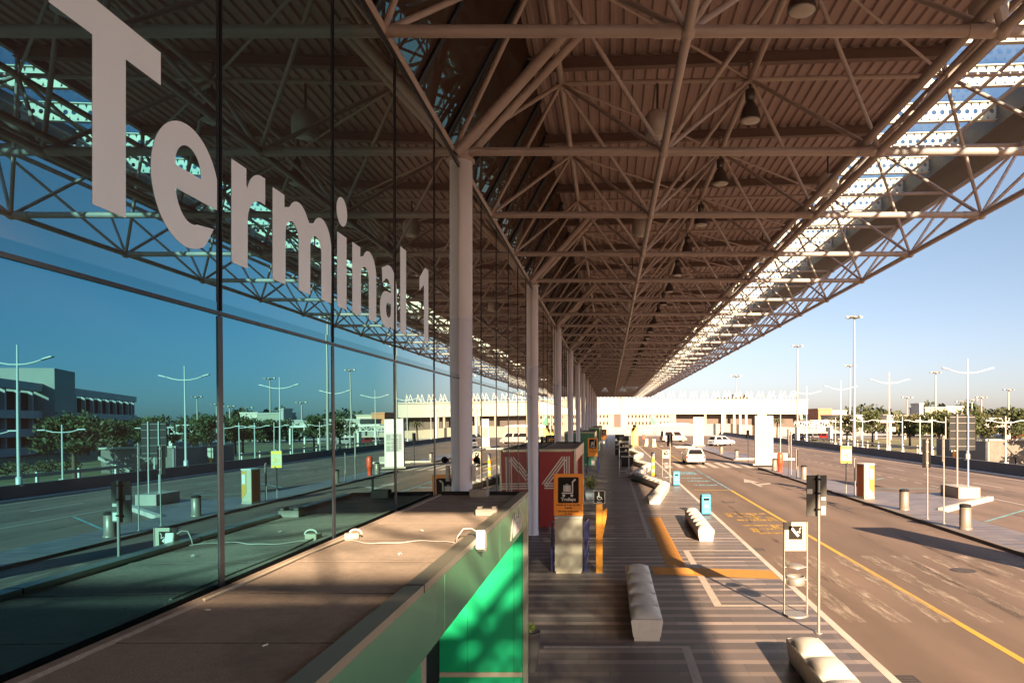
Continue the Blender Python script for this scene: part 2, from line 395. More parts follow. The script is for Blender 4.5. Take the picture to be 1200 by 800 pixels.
# painted markings (4 mm above the road)
def lines(name, rects, m, z): return sheet(name, rects, m, z)
ZR = -.096; ZP = .004
lines('yellow_road_line', [(6.95, 7.10, -60, 41.6), (4.9, 7.05, 41.5, 41.65), (6.95, 7.07, 70, 106)], p_yel, ZR)
lines('blue_road_line', [(6.95, 7.10, 41.7, 59)], p_blue, ZR)
lines('crossing_stripes', [(4.9+k*.98, 5.4+k*.98, 60.6, 67.8) for k in range(8)] + [(4.7+k*1.0, 5.2+k*1.0, 107, 112) for k in range(8)], p_white, ZR)
zz = []
for k in range(11):
    x = 4.75+k*.92; zz.append((x, x+.46, 14.5, 21.6))
lines('worn_crossing', zz, p_faint, ZR+.0005)
# stretched lettering on the bus lane, worn and hard to read
def glyph_road(txt, x, y, w, h, m, name):
    vs, fs = text_mb(txt, 1.0, .0004, .012)
    xs = [v.x for v in vs]; ys = [v.y for v in vs]
    sx = w/(max(xs)-min(xs)); sy = h/(max(ys)-min(ys))
    b = MB(); b.add([((v.x-min(xs))*sx+x, (v.y-min(ys))*sy+y, ZR+v.z) for v in vs], fs)
    o = b.build(name, m); o['kind'] = 'structure'
yr = []
for (x0, x1, y0, y1) in ((5.0, 6.75, 31.0, 31.35), (5.15, 6.85, 29.0, 29.45), (5.0, 5.2, 30.1, 31.0), (6.0, 6.2, 29.45, 31.0), (6.55, 6.85, 29.45, 30.2), (5.4, 6.4, 30.1, 30.35),
                         (5.15, 6.8, 27.6, 27.9), (5.25, 6.9, 26.7, 27.0), (5.4, 6.9, 25.7, 26.05), (5.25, 5.5, 26.1, 26.7), (6.2, 6.45, 27.0, 27.6), (6.6, 6.85, 26.05, 26.7)):
    yr.append((x0, x1, y0, y1))
lines('yellow_road_marks', yr, p_yelw, ZR)
lines('blue_road_patches', [(5.0, 6.6, 53.2, 56.2), (5.2, 6.7, 47.2, 48.0), (5.0, 6.5, 49.6, 50.3), (5.3, 6.7, 44.4, 45.1)], p_blue, ZR+.0005)
arrow = [[(9.15, 43.6), (9.35, 43.6), (9.35, 46.6), (9.15, 46.6)], [(8.75, 46.6), (9.75, 46.6), (9.25, 49.4)], [(9.35, 44.6), (10.3, 45.6), (10.3, 46.3), (9.35, 45.4)]]
lines('lane_arrow', arrow, p_white, ZR)
lines('lane_lines', [(19.75, 19.88, -20, 40)] + [(19.8, 19.92, 41+k*2.3, 42.2+k*2.3) for k in range(28)] +
      [(23.4, 23.54, 14+k*7.2, 17.6+k*7.2) for k in range(22)] + [(27.35, 27.5, -20, 170)] + [(14.75, 14.87, -20, 31), (14.75, 14.87, 41.5, 59)], p_white, ZR)
tl = []
for y in (9.5, 16, 22.4, 28.8):
    tl.append([(15.0, y), (15.16, y), (19.6, y+4.4), (19.44, y+4.4)])
tl += [[(15.2, 45.5), (15.4, 45.5), (19.2, 50), (19.0, 50)], (15.2, 19.4, 42.4, 42.55)]
lines('bay_lines', tl, p_teal, ZR)
pw = [(-2.4, 1.42, 24.0, 24.14), (1.28, 1.42, 24.14, 58), (2.25, 2.42, 15.35, 21.95), (2.42, 4.28, 21.8, 21.95), (2.42, 4.28, 15.35, 15.5),
      (-1.15, 1.42, 12.55, 12.68), (1.27, 1.42, 4, 12.55), (-1.2, 1.28, 34.0, 34.12)]
lines('pavement_lines', pw, p_white, ZP)
sheet('tactile_paving', [(1.56, 2.08, 19.55, 29.3), [(1.15, 18.5), (4.27, 18.0), (4.27, 19.0), (1.15, 19.5)]], tact, ZP+.002)
tr = MB()
for k in range(6):
    tr.box(1.6+k*.08, 1.64+k*.08, 19.6, 29.25, ZP, ZP+.007)
for k in range(9):
    tr.box(1.2, 2.2, 18.62+k*.09, 18.66+k*.09, ZP, ZP+.007) if k < 8 else None
tag(tr.build('tactile_ribs', tact), kind='structure')

# iron covers and gullies let into the road
def cover(x, y, r, label_round=True):
    b = MB(); z = ZR+.001
    n = 20
    b.add([(x+r*math.cos(k*6.2832/n), y+r*math.sin(k*6.2832/n), z) for k in range(n)], [tuple(range(n))])
    for k in range(5): b.box(x-r*.7, x+r*.7, y-r*.62+k*r*.31-.012, y-r*.62+k*r*.31+.012, z, z+.004)
    tag(b.build('manhole_cover', iron_m), 'round iron manhole cover in the %s' % label_round, 'manhole cover')
iron_m = mat('cast_iron', (.05, .04, .035), .6, .3, .2)
cover(9.6, 19.5, .33, 'near road beside the worn crossing'); cover(5.9, 35.5, .33, 'bus lane beyond the yellow marks'); cover(10.8, 33, .33, 'middle of the road beside the island')
for i, y in enumerate((11.2, 22.6, 34, 46)):
    b = MB(); b.box(4.50, 4.86, y-.3, y+.3, ZR-.02, ZR+.003)
    for k in range(7): b.box(4.53, 4.83, y-.26+k*.08, y-.22+k*.08, ZR+.003, ZR+.008)
    tag(b.build('gully_grate', iron_m), 'iron gully grate at the kerb, %s from the viewer' % ORD[i], 'drain grate', 'gully grates along the kerb')
# rubber marks left by tyres
tyre_m = worn_paint('tyre_marks', (.085, .062, .05), .6, 2.0)
sheet('tyre_marks', [[(8.2, 6), (8.42, 6), (8.9, 26), (8.72, 26)], [(9.7, 6), (9.92, 6), (10.4, 26), (10.2, 26)], [(5.5, 18), (5.68, 18), (5.75, 40), (5.6, 40)], [(10.6, 30), (10.8, 30), (10.3, 58), (10.1, 58)], [(16.4, 14), (16.65, 14), (17.5, 31), (17.3, 31)], (21.2, 21.45, 18, 90), (22.6, 22.8, 18, 90), (25, 25.25, 18, 90)], tyre_m, ZR+.0008)

# ------------------------------------------------------------------ terminal facade
GX = -2.66
fac = thing('terminal_facade', 'long mirror glazed terminal front with large grey lettering and dark mullions', 'facade', (GX, 0, 0))
random.seed(11)
TH = .0088
def pane_verts(y0, y1, z0, z1, lean, yaw, pit):
    ym = (y0+y1)/2; V = []
    for d in (0, -.012):
        for (y, z) in ((y0, z0), (y1, z0), (y1, z1), (y0, z1)):
            V.append((GX + d + lean*(z1-z) + yaw*(y-ym) + pit*(z-z0-.5*(z1-z0)), y, z))
    return V
PF = [(0,1,2,3), (4,7,6,5), (0,4,5,1), (1,5,6,2), (2,6,7,3), (3,7,4,0)]
far = MB()
for k in range(-9, 76):
    y0 = 4.9+2*k; y1 = y0+2
    for row, (z0, z1) in enumerate(((.03, 4.708), (4.732, 8.45))):
        near = y1 < 17
        yw = random.uniform(-1, 1)*(.0011 if near else .0030); pt = random.uniform(-1, 1)*(.0003 if near else .0012)
        V = pane_verts(y0+.012, y1-.012, z0, z1, TH if row == 0 else 0, yw, pt)
        if -2 <= k < 46:
            MB().add(V, PF).build('pane', glass if row == 0 else glass_up, fac, world=True)
        else: far.add(V, PF)
fo = far.build('far_glazing', glass, fac, world=True); fo['kind'] = 'stuff'
for k in range(-9, 77):
    y = 4.9+2*k
    b = MB(); b.box(GX-.10, GX+.006, y-.030, y+.030, 4.74, 8.45, 0); b.box(GX-.1, GX+.012, y-.012, y+.012, 4.74, 8.448, 1)
    V = [(GX-.10, y-.03, 0), (GX+.05, y-.03, 0), (GX+.05, y+.03, 0), (GX-.10, y+.03, 0), (GX-.10, y-.03, 4.70), (GX+.007, y-.03, 4.70), (GX+.007, y+.03, 4.70), (GX-.10, y+.03, 4.70)]
    b.add(V, [(0,3,2,1), (4,5,6,7), (0,1,5,4), (1,2,6,5), (2,3,7,6), (3,0,4,7)], 0)
    b.build('mullion', [mull_m, black], fac, world=True)
b = MB(); b.box(GX-.06, GX+.012, -13, 157, 4.708, 4.732, 0); b.build('transom', mull_m, fac, world=True)
b = MB()
for k in range(-9, 76):
    y0 = 4.9+2*k
    b.box(GX-.004, GX+.0025, y0+.032, y0+1.968, 4.734, 4.795)
b.build('transom_band', frit_m, fac, world=True)
MB().box(GX-.75, GX+.014, -13, 157, 8.45, 8.53).build('head_rail', mull_m, fac, world=True)
MB().box(-9, -3.45, -13, 157, 0, 11.2).build('light_block_core', black, fac, world=True)  # unseen black box added to stop light passing between the panes
# leaning clerestory above the head rail
b = MB()
for k in range(-3, 36):
    y = 12.9+4*k
    b.add([(-3.22, y+.05, 8.53), (-3.22, y+3.95, 8.53), (-1.65, y+3.95, 11.5), (-1.65, y+.05, 11.5)], [(0, 1, 2, 3)])
b.build('clerestory', glass_dim, fac, world=True)
for k in range(-3, 37):
    y = 12.9+4*k
    for dy, rr in ((0, .06), (2, .045)): MB().tube((-3.18, y+dy, 8.53), (-1.62, y+dy, 11.5), rr, 6).build('clerestory_bar', mull_m, fac, world=True)

# lettering, measured from the photograph (y along the facade, z above eye height)
def arc(cx, cz, rx, rz, a0, a1, n=14): return [(cx+rx*math.cos(R(a0+(a1-a0)*i/n)), cz+rz*math.sin(R(a0+(a1-a0)*i/n))) for i in range(n+1)]
B0, XH = 1.105, 1.832
L = {}
L['T'] = [[(3.409,2.169),(4.258,2.169),(4.258,1.977),(3.95,1.977),(3.95,B0),(3.696,B0),(3.696,1.977),(3.409,1.977)]]
e_out = arc(4.533,1.467,.366,.386,-8,303,40); e_in = arc(4.575,1.455,.175,.215,305,190,16)
L['e'] = [e_out+[(4.83,1.275)]+e_in[2:]+[(4.40,1.418)], [(4.405,1.560)]+arc(4.54,1.575,.14,.145,172,8,14)+[(4.680,1.560)]]
L['r'] = [[(5.056,B0),(5.282,B0),(5.282,1.46)]+arc(5.50,1.46,.218,.195,172,82,8)+[(5.55,1.652),(5.55,1.858)]+arc(5.50,1.60,.24,.255,85,160,8)+[(5.262,1.72),(5.262,XH),(5.056,XH)]]
def archl(st):
    o = [(st[0][0], B0), (st[0][0], XH), (st[0][1]-.02, XH), (st[0][1]-.02, 1.735)]
    for i in range(1, len(st)):
        l = st[i-1][1]; r = st[i][1]; last = i == len(st)-1
        rx = (r-(l-.02))/2; c = (r+l-.02)/2
        o += arc(c+.02, 1.60, rx-.02, .252, 140, 0 if last else 42, 16)
        if not last: o += [(r-.02, 1.735)]
    o += [(st[-1][1], B0), (st[-1][0], B0)]
    for i in range(len(st)-1, 0, -1):
        l = st[i-1][1]; r = st[i][0]
        o += arc((l+r)/2, 1.53, (r-l)/2, .125, 0, 180, 10)
        o += [(st[i-1][1], B0)] + ([(st[i-1][0], B0)] if i > 1 else [])
    return [o]
L['m'] = archl([(5.675,5.899),(6.150,6.387),(6.635,6.872)])
L['i'] = [[(7.02,B0),(7.27,B0),(7.27,XH),(7.02,XH)], arc(7.145,2.06,.142,.142,0,345,23)]
L['n'] = archl([(7.434,7.69),(7.945,8.195)])
L['a'] = [[(8.765,B0),(8.995,B0),(8.995,1.56)]+arc(8.69,1.57,.305,.285,10,118,14)+[(8.405,1.775),(8.42,1.60)]+arc(8.60,1.55,.15,.13,135,20,8)+[(8.75,1.53),(8.66,1.53)]+arc(8.59,1.305,.262,.222,95,270,16)+arc(8.60,1.30,.2,.215,285,325,4)+[(8.765,1.19)],
          [(8.75,1.40),(8.67,1.40)]+arc(8.64,1.31,.085,.09,100,270,10)+arc(8.66,1.31,.09,.09,280,350,6)]
L['l'] = [[(9.14,B0),(9.40,B0),(9.40,2.20),(9.14,2.20)]]
L['1'] = [[(10.31,B0+.01),(10.555,B0+.01),(10.555,2.185),(10.37,2.185),(10.07,1.985),(10.07,1.80),(10.31,1.93)]]
for ch, sp in L.items():
    vs, fs = outline_mb(sp, .002)
    b = MB(); b.add([(GX+.0012+v.z, v.x, CZ+v.y) for v in vs], fs)
    o = b.build('letter', letter_m, fac, world=True); o['label'] = 'grey letter %s of the terminal lettering' % ch if ch != '1' else 'grey figure 1 after the terminal lettering'

# ------------------------------------------------------------------ columns
def make_column():
    t = thing('canopy_column', 'tall round lilac grey column, nearest of the row along the glass', 'column', (-2.655, 12.9, 0), 0, 'round columns along the glass front')
    b = MB(); b.lathe([(.21, 0), (.21, .12), (.195, .13), (.195, 5.79), (.188, 5.795), (.188, 5.815), (.195, 5.82), (.195, 8.62)], n=28); b.build('shaft', col_m, t)
    b = MB(); b.lathe([(.15, 8.62), (.15, 8.80)], n=16); b.lathe([(.24, 8.61), (.24, 8.65)], n=24); b.build('head', steel, t)
    return t
c0 = make_column()
for k in range(1, 12):
    dup(c0, (-2.655, 12.9+12*k, 0), 0, 'tall round lilac grey column, %s of the row counting from the viewer' % ORD[k])
# ------------------------------------------------------------------ canopy space frame
can = thing('roof_canopy', 'huge brown steel space frame canopy with louvred skylight edge over the pavement', 'canopy', (0, 0, 8.8))
XB = [-2.80, .97, 4.86, 8.75]; ZB = 8.80
XU = [-1.0, 2.92, 6.95, 10.85]; zu = lambda x: 10.95+.022*(x+1)
zd = lambda x: 11.62+.032*(x-3)
K0, K1 = -12, 36
Y0c, Y1c = 12.9+4*K0, 12.9+4*(K1-1)
for k in range(K0, K1):
    y = 12.9+4*k; b = MB()
    b.tube((-3.2, y, ZB), (XB[-1], y, ZB), .075, 10)
    for x in XB[1:]:
        b.tube((x-.42, y, ZB), (x-.1, y, ZB), .086, 10); b.ell((x, y, ZB), (.115, .115, .115), 10, 6)
    b.build('cross_beam', steel, can, world=True)
for i, x in enumerate(XB):
    b = MB(); b.tube((x, Y0c, ZB), (x, Y1c, ZB), .068, 10)
    if i == 2: b.tube((x-.26, Y0c, ZB+.16), (x-.26, Y1c, ZB+.16), .075, 8); b.tube((x+.20, Y0c, ZB+.2), (x+.20, Y1c, ZB+.2), .04, 8)
    b.build('lengthwise_chord', steel, can, world=True)
for i, x in enumerate(XU):
    b = MB(); b.tube((x, Y0c, zu(x)), (x, Y1c, zu(x)), .072, 8); b.build('upper_chord', steel, can, world=True)
far = MB(); cnt = 0
for k in range(K0, K1-1):
    yu = 14.9+4*k
    b = MB(); b.tube((XU[0], yu, zu(XU[0])), (XU[3], yu, zu(XU[3])), .052, 8)
    for x in XU: b.ell((x, yu, zu(x)), (.11, .11, .11), 8, 6)
    for x in XU[:3]: b.tube((x, yu, zu(x)), (x, yu, zd(x)-.2), .05, 6)
    # light bracing in the upper plane
    for x0, x1 in zip(XU[:2], XU[1:3]): b.tube((x0, yu, zu(x0)), (x1, yu+4, zu(x1)), .03, 6)
    b.build('upper_cross_chord', steel, can, world=True)
    for i, x in enumerate(XU):
        for j in (i, i+1):
            if j >= len(XB): continue
            for dy in (-2, 2):
                if -2 <= k < 5:
                    MB().tube((x, yu, zu(x)), (XB[j], yu+dy, ZB), .042, 8).build('brace', steel, can, world=True); cnt += 1
                else: far.tube((x, yu, zu(x)), (XB[j], yu+dy, ZB), .042, 6)
o = far.build('far_braces', steel, can, world=True); o['kind'] = 'stuff'
SUN_GAP0, SUN_GAP1 = -19.7, -15.1
for k in range(0, 12):
    y = 12.9+12*k; b = MB()
    b.tube((-2.72, y-.12, 8.72), (-.62, y-.12, zu(-.6)+.1), .10, 10); b.tube((-2.62, y+.16, 8.72), (-.45, y+.16, zu(-.5)+.1), .075, 10)
    b.build('column_strut', steel, can, world=True)
for k in range(K0, K1-1):
    yu = 14.9+4*k; b = MB()
    if SUN_GAP0 < yu < SUN_GAP1: continue           # purlin left out so sun passes the added opening
    x0, x1 = -1.7, 7.0
    for (w, a, c) in ((.16, -.02, 0), (.05, -.21, -.02), (.16, -.23, -.21)):
        V = [(x, yu+s*w/2, zd(x)-.03+h) for x in (x0, x1) for s in (-1, 1) for h in (a, c)]
        b.add(V, [(0,1,3,2), (4,6,7,5), (0,4,5,1), (2,3,7,6), (0,2,6,4), (1,5,7,3)])
    b.build('purlin', purlin_m, can, world=True)
# corrugated deck; unseen opening added behind the viewer for the kiosk roof's sun patch
def deck(y0, y1):
    b = MB(); x = -3.5; p = .26; prof = []
    while x < 7.0:
        prof += [(x, 0), (x+.12, 0), (x+.15, -.055), (x+.23, -.055)]; x += p
    prof = [(a, zd(a)+.06+h) for a, h in prof]
    n = len(prof); V = [(a, y, z) for y in (y0, y1) for a, z in prof]
    b.add(V, [(i, i+1, n+i+1, n+i) for i in range(n-1)])
    b.add([(-3.5, y0, zd(-3.5)+.2), (7.05, y0, zd(7.05)+.2), (7.05, y1, zd(7.05)+.2), (-3.5, y1, zd(-3.5)+.2)], [(0, 1, 2, 3)])
    b.box(6.98, 7.10, y0, y1, zd(7)-.14, zd(7)+.22)
    return b
SUN_GAP = (-19.7, -15.1)
b = deck(SUN_GAP[1], 156); b2 = deck(Y0c, SUN_GAP[0])
b.add(b2.v, b2.f); b.build('roof_deck', deck_m, can, world=True)
# louvred skylight edge
def perf_mesh():
    b = MB(); x0, x1 = 0, 3.06; n = 14; w = (x1-x0)/n; h = .48
    for i in range(n):
        cx = x0+(i+.5)*w; r = .066; m = 12
        sq = []; ci = []
        for k in range(m):
            t = 2*math.pi*(k+.5)/m; ci.append((cx+r*math.cos(t), h/2+r*math.sin(t)))
            c_, s_ = math.cos(t), math.sin(t); q = max(abs(c_)/(w/2), abs(s_)/(h/2)); sq.append((cx+c_/q, h/2+s_/q))
        for d in (0, .03):
            o = len(b.v); b.v += [(x, d, z+.032*x) for x, z in ci+sq]
            for k in range(m):
                b.f.append([o+k, o+(k+1) % m, o+m+(k+1) % m, o+m+k]); b.m.append(0); b.sm.append(False)
        o = len(b.v)
        b.v += [(x, d, z+.032*x) for d in (0, .03) for x, z in ci]
        for k in range(m):
            b.f.append([o+k, o+(k+1) % m, o+m+(k+1) % m, o+m+k]); b.m.append(0); b.sm.append(False)
    for z in (0, h):
        V = [(x, y, z+.032*x+q) for x in (x0, x1) for y in (-.05, .08) for q in (-.012, .012)]
        b.add(V, [(0,1,3,2), (4,6,7,5), (0,4,5,1), (2,3,7,6), (0,2,6,4), (1,5,7,3)])
    return b
pm = None
for k in range(-24, 71):
    y = 12.9+2*k
    if pm is None:
        o = perf_mesh().build('perforated_beam', perf_m, can); pm = o
    else:
        o = pm.copy(); COL.objects.link(o); o.parent = can
    o.location = Vector((7.12, y, zd(7.1)+.02-8.8))
for k in range(K0, K1-1):
    y = 12.9+4*k; b = MB()
    za, zc = zd(7.1)+.54, zd(10.2)+.54
    b.add([(7.1, y+.02, za), (10.2, y+.02, zc), (10.2, y+3.98, zc), (7.1, y+3.98, za)], [(0, 1, 2, 3)])
    b.build('skylight_pane', sky_glass, can, world=True)
for x in (7.95, 8.7, 9.5):
    MB().tube((x, Y0c, zd(x)-.06), (x, Y1c, zd(x)-.06), .05, 6).build('skylight_rail', steel, can, world=True)
b = MB(); b.box(10.2, 11.5, Y0c, 156, 11.70, 11.74); b.box(10.2, 10.24, Y0c, 156, 11.74, 12.42); b.box(11.46, 11.5, Y0c, 156, 11.74, 12.1); b.box(10.2, 11.5, Y0c, Y0c+.05, 11.74, 12)
b.build('gutter', gutter_m, can, world=True)
MB().box(-3.5, 11.45, 155.9, 156.1, 11.2, 12.2).build('end_fascia', gutter_m, can, world=True)

# lamps under the canopy
hb = thing('bell_lamp', 'grey bell lamp hanging under the brown roof, nearest of its row', 'lamp', (2.92, 10.9, 10.95), 0, 'bell lamps hanging in a row under the canopy')
lm = mat('lamp_grey_metal', (.10, .085, .08), .4, .4, .1)
b = MB(); b.tube((0, 0, 0), (0, 0, -.12), .03, 8); b.lathe([(.075, -.36), (.10, -.34), (.10, -.14), (.06, -.11)], n=16); b.build('ballast', lm, hb)
b = MB(); b.lathe([(.225, -.76), (.215, -.70), (.16, -.52), (.10, -.40), (.06, -.36)], n=22); b.build('shade', lm, hb)
b = MB(); b.ell((0, 0, -.765), (.205, .205, .04), 20, 6); b.build('diffuser', mat('diffuser_glass', (.55, .52, .48), .25), hb)
for k in range(1, 34):
    dup(hb, (2.92, 10.9+4*k, 10.95), 0, 'grey bell lamp hanging under the brown roof, %s of its row from the viewer' % ORD[k])
dl = thing('drum_floodlight', 'white drum floodlight near the skylight edge, nearest of its row', 'floodlight', (5.75, 10.9, 10.9), 0, 'drum floodlights along the skylight edge')
b = MB(); b.tube((0, 0, .2), (0, 0, -.45), .025, 6); b.build('hanger', lm, dl)
b = MB(); b.lathe([(.20, -1.0), (.27, -.98), (.28, -.62), (.2, -.5), (.05, -.45)], n=20); b.build('drum', mat('drum_pale', (.55, .50, .46), .4), dl)
b = MB(); b.ell((0, 0, -1.0), (.21, .21, .03), 16, 5); b.build('lens', mat('diffuser_glass', (.5,.5,.5)), dl)
for k in range(1, 13): dup(dl, (5.75, 10.9+8*k, 10.9), 0, 'white drum floodlight near the skylight edge, %s of its row from the viewer' % ORD[k])
d2 = dup(dl, (1.0, 14.9, 10.85), 0, 'drum floodlight over the pavement by the first column, nearest of the inner row', 'drum floodlights over the pavement')
for k in range(1, 12): dup(dl, (1.0, 14.9+8*k, 10.85), 0, 'drum floodlight over the middle of the pavement, %s of the inner row' % ORD[k], 'drum floodlights over the pavement')
# ------------------------------------------------------------------ entrance kiosks along the glass
def add_text(b, s, size, place, bold=0., mi=0, thick=.004, sx=1., shear=0.):
    """place maps (u right, v up, w out) to a point"""
    vs, fs = text_mb(s, size, thick, bold, shear=shear)
    b.add([place(v.x*sx, v.y, v.z+thick) for v in vs], fs, mi)
seam_m = mat('panel_seam', (.01, .06, .03), .6)
def kiosk(y0, label, wall_m, fascia_m, word=None, number=False, L=8.28):
    K = thing('entrance_kiosk', label, 'kiosk', (-1.25, y0, 0), 0, 'entrance kiosks built against the glass front')
    xi = GX+.06+1.25                       # inner edge, local x (kiosk outer face is local x = 0)
    b = MB(); b.box(xi, -.115, .05, L-.05, 2.62, 2.85, 0)
    for q in (1.0, 2.05, 3.1, 4.15, 5.2, 6.25, 7.3): b.box(xi+.002, -.118, q, q+.07, 2.85, 2.8535, 0); b.box(xi+.002, -.118, q-.008, q, 2.85, 2.8515, 1)
    b.box(xi, xi+.06, .1, L-.1, 2.85, 2.872, 0); b.build('roof_slab', [roof_felt, darkm], K)
    b = MB()
    b.box(-.115, .012, 0, L, 2.84, 2.893, 0); b.box(xi, -.117, 0, .09, 2.80, 2.888, 0); b.box(xi, -.117, L-.09, L, 2.80, 2.902, 1)
    for q in (2.1, 4.2, 6.3): b.box(-.118, .0145, q*L/8.28, q*L/8.28+.012, 2.84, 2.8945, 1)
    b.build('coping', [coping_m, darkm], K)
    b = MB()
    for i in range(3):
        a = i*L/3; b.box(-.06, .0, a+.004, a+L/3-.004, 2.38, 2.838)
    b.build('fascia', fascia_m, K, bevel=.006)
    for (a, z0, z1, nm) in ((.0, 0, 2.795, 'end_wall'), (L-.08, 0, 2.795, 'end_wall')):
        b = MB(); b.box(xi, -.08, a, a+.08, z0, z1); b.box(-.079, -.064, a+.01, a+.07, z0, 2.37); [b.box(sx, sx+.006, a-.0015, a+.0815, z0, z1, 1) for sx in (-.20, xi+.45)]; b.build(nm, [wall_m, seam_m], K)
    for a in (0., L-.085):
        b = MB(); b.box(-.062, .016, a-.004, a+.085, 0, 2.838); b.build('corner_post', coping_m, K, bevel=.005)
    b = MB(); b.box(xi, -.066, L-.10, L-.083, .10, .17); b.build('rail', cream, K)
    b = MB(); b.box(-.06, -.01, 2.2, 2.25, 0, 2.38); b.build('side_post', galv, K)
    b = MB(); b.box(-.045, -.03, .09, 2.2, .05, 2.378); b.build('side_panel', wall_m, K)
    b = MB(); b.box(xi+.02, xi+.03, .1, L-.1, .05, 2.6); b.build('back_panel', darkm, K)
    return K
k1 = kiosk(2.7, 'bright green entrance kiosk with white lettered fascia, right below the viewer', green, green_f)
b = MB(); add_text(b, 'Alitalia', .40, lambda u, v, w: (w+.001, 6.95+u, 2.475+v), .014, shear=.25)
b.build('lettering', white, k1)
b = MB(); add_text(b, 'A', .42, lambda u, v, w: (w+.001, .32+u, 2.47+v), .014, shear=.25); b.build('lettering', white, k1)
k2 = kiosk(26.7, 'dark red entrance kiosk with a big striped white figure 4 on its end', red, red_f)
def stripes(b, p, q, n=3, w=.048, gap=.088):
    p = Vector(p); q = Vector(q); d = (q-p).normalized(); nn = Vector((-d.y, d.x))
    for i in range(n):
        o = nn*((i-(n-1)/2)*gap); a, c = p+o-nn*w/2, q+o-nn*w/2; e, g = q+o+nn*w/2, p+o+nn*w/2
        b.prism([tuple(a), tuple(c), tuple(e), tuple(g)], -.006-.001*i, -.0005, 'y')
b = MB()
stripes(b, (-1.17, 1.54), (-.42, 2.56)); stripes(b, (-.33, 1.22), (-.33, 2.62)); stripes(b, (-1.16, 1.53), (-.06, 1.53))
b.build('figure_four', white, k2)
b = MB(); add_text(b, 'A', .3, lambda u, v, w: (w+.001, 6.8+u, 2.5+v), .01); b.build('lettering', darkm, k2)
k3 = kiosk(62.7, 'dark green entrance kiosk beyond the second orange trolley sign', mat('gate_green_dark', (.004, .13, .06), .4), green_f)
k4 = kiosk(92, 'green entrance kiosk beside the farthest orange trolley sign', MATS['gate_green_dark'], green_f)
k5 = kiosk(114, 'farthest dark entrance kiosk at the end of the pavement', MATS['gate_green_dark'], gutter_m)

# things lying on the near kiosk's roof
RZ = 2.852
t = thing('floodlight', 'small cream floodlight hung over the green kiosk fascia with its cable', 'floodlight', (-1.24, 6.72, 2.93))
b = MB(); b.prism([(-.07, -.13), (.02, -.17), (.075, -.12), (.05, .0), (-.04, .045)], .0, .085, 'x'); b.build('housing', white, t, bevel=.012)
b = MB(); b.add([(.086, -.06, -.125), (.086, .018, -.16), (.086, .066, -.117), (.086, .045, -.01), (.086, -.035, .03)], [(0,1,2,3,4)]); b.build('glass_face', cream, t)
b = MB(); b.path([(0, 0, .02), (-.05, .0, .05), (-.12, -.02, .05), (-.17, -.05, -.02), (-.18, -.05, -.07)], .008, 6); b.build('bracket', galv, t)
cab = MB(); pts = []
for i in range(24):
    u = i/23; pts.append((-1.42-1.08*u, 6.62+.10*math.sin(u*7)+.12*u, RZ+.009+.004*math.sin(u*23)))
cab.path(pts, .0045, 6); tag(cab.build('cable', white), 'thin white cable lying across the green kiosk roof', 'cable')
t = thing('junction_box', 'small white junction box with looped cable on the kiosk roof by the glass', 'junction box', (-2.46, 6.86, RZ))
b = MB(); b.obox((0, 0, .035), (.13, .09, .055), .3); b.build('case', cream, t, bevel=.008)
b = MB(); b.path([(.03+.06*math.cos(a*.5), .02, .05+.045*math.sin(a*.5)) for a in range(0, 8)], .009, 6); b.build('cable_loop', white, t)
pp = MB(); pp.path([(-2.54, 4.5, RZ+.018), (-2.53, 5.3, RZ+.02), (-2.54, 6.1, RZ+.018), (-2.50, 6.75, RZ+.025)], .011, 8)
tag(pp.build('conduit_pipe', cream), 'pale conduit pipe lying along the foot of the glass on the kiosk roof', 'pipe')
b = MB(); b.obox((-1.47, 8.62, RZ+.04), (.25, .16, .08), .05); b.obox((-1.55, 8.63, RZ+.095), (.06, .14, .03), .05); b.obox((-1.38, 8.63, RZ+.095), (.05, .14, .03), .05)
tag(b.build('concrete_block', conc, bevel=.008), 'pale notched concrete block on the kiosk roof near its lettered edge', 'block')
b = MB(); b.obox((-1.92, 10.62, RZ+.06), (.26, .2, .12), -.04); b.obox((-1.80, 10.6, RZ+.15), (.03, .03, .30)); 
tag(b.build('weight_block', conc, bevel=.01), 'grey weight block with a short stub at the far edge of the kiosk roof', 'block')
for i, (x, y) in enumerate(((-1.75, 3.62), (-1.77, 6.05), (-1.9, 7.35), (-2.4, 4.3))):
    b = MB(); b.path([(0, 0, .008), (.018, .012, .012), (.03, -.006, .018), (.012, -.018, .013)], .005, 5)
    o = b.build('plastic_scrap', white, loc=(x, y, RZ)); tag(o, 'white plastic scrap on the felt roof, %s from the viewer' % ORD[i], 'litter', 'plastic scraps on the kiosk roof'); o.rotation_euler = (0, 0, i*1.7)
t = thing('security_camera', 'small dark camera with white box fixed on the nearest round column', 'camera', (-2.43, 12.82, 3.0))
b = MB(); b.box(-.01, .05, -.05, .05, -.1, .18); b.build('box', white, t, bevel=.006)
b = MB(); b.ell((.07, -.02, .28), (.06, .06, .06), 12, 8); b.tube((.0, 0, .26), (.06, 0, .28), .02); b.build('dome', black, t)

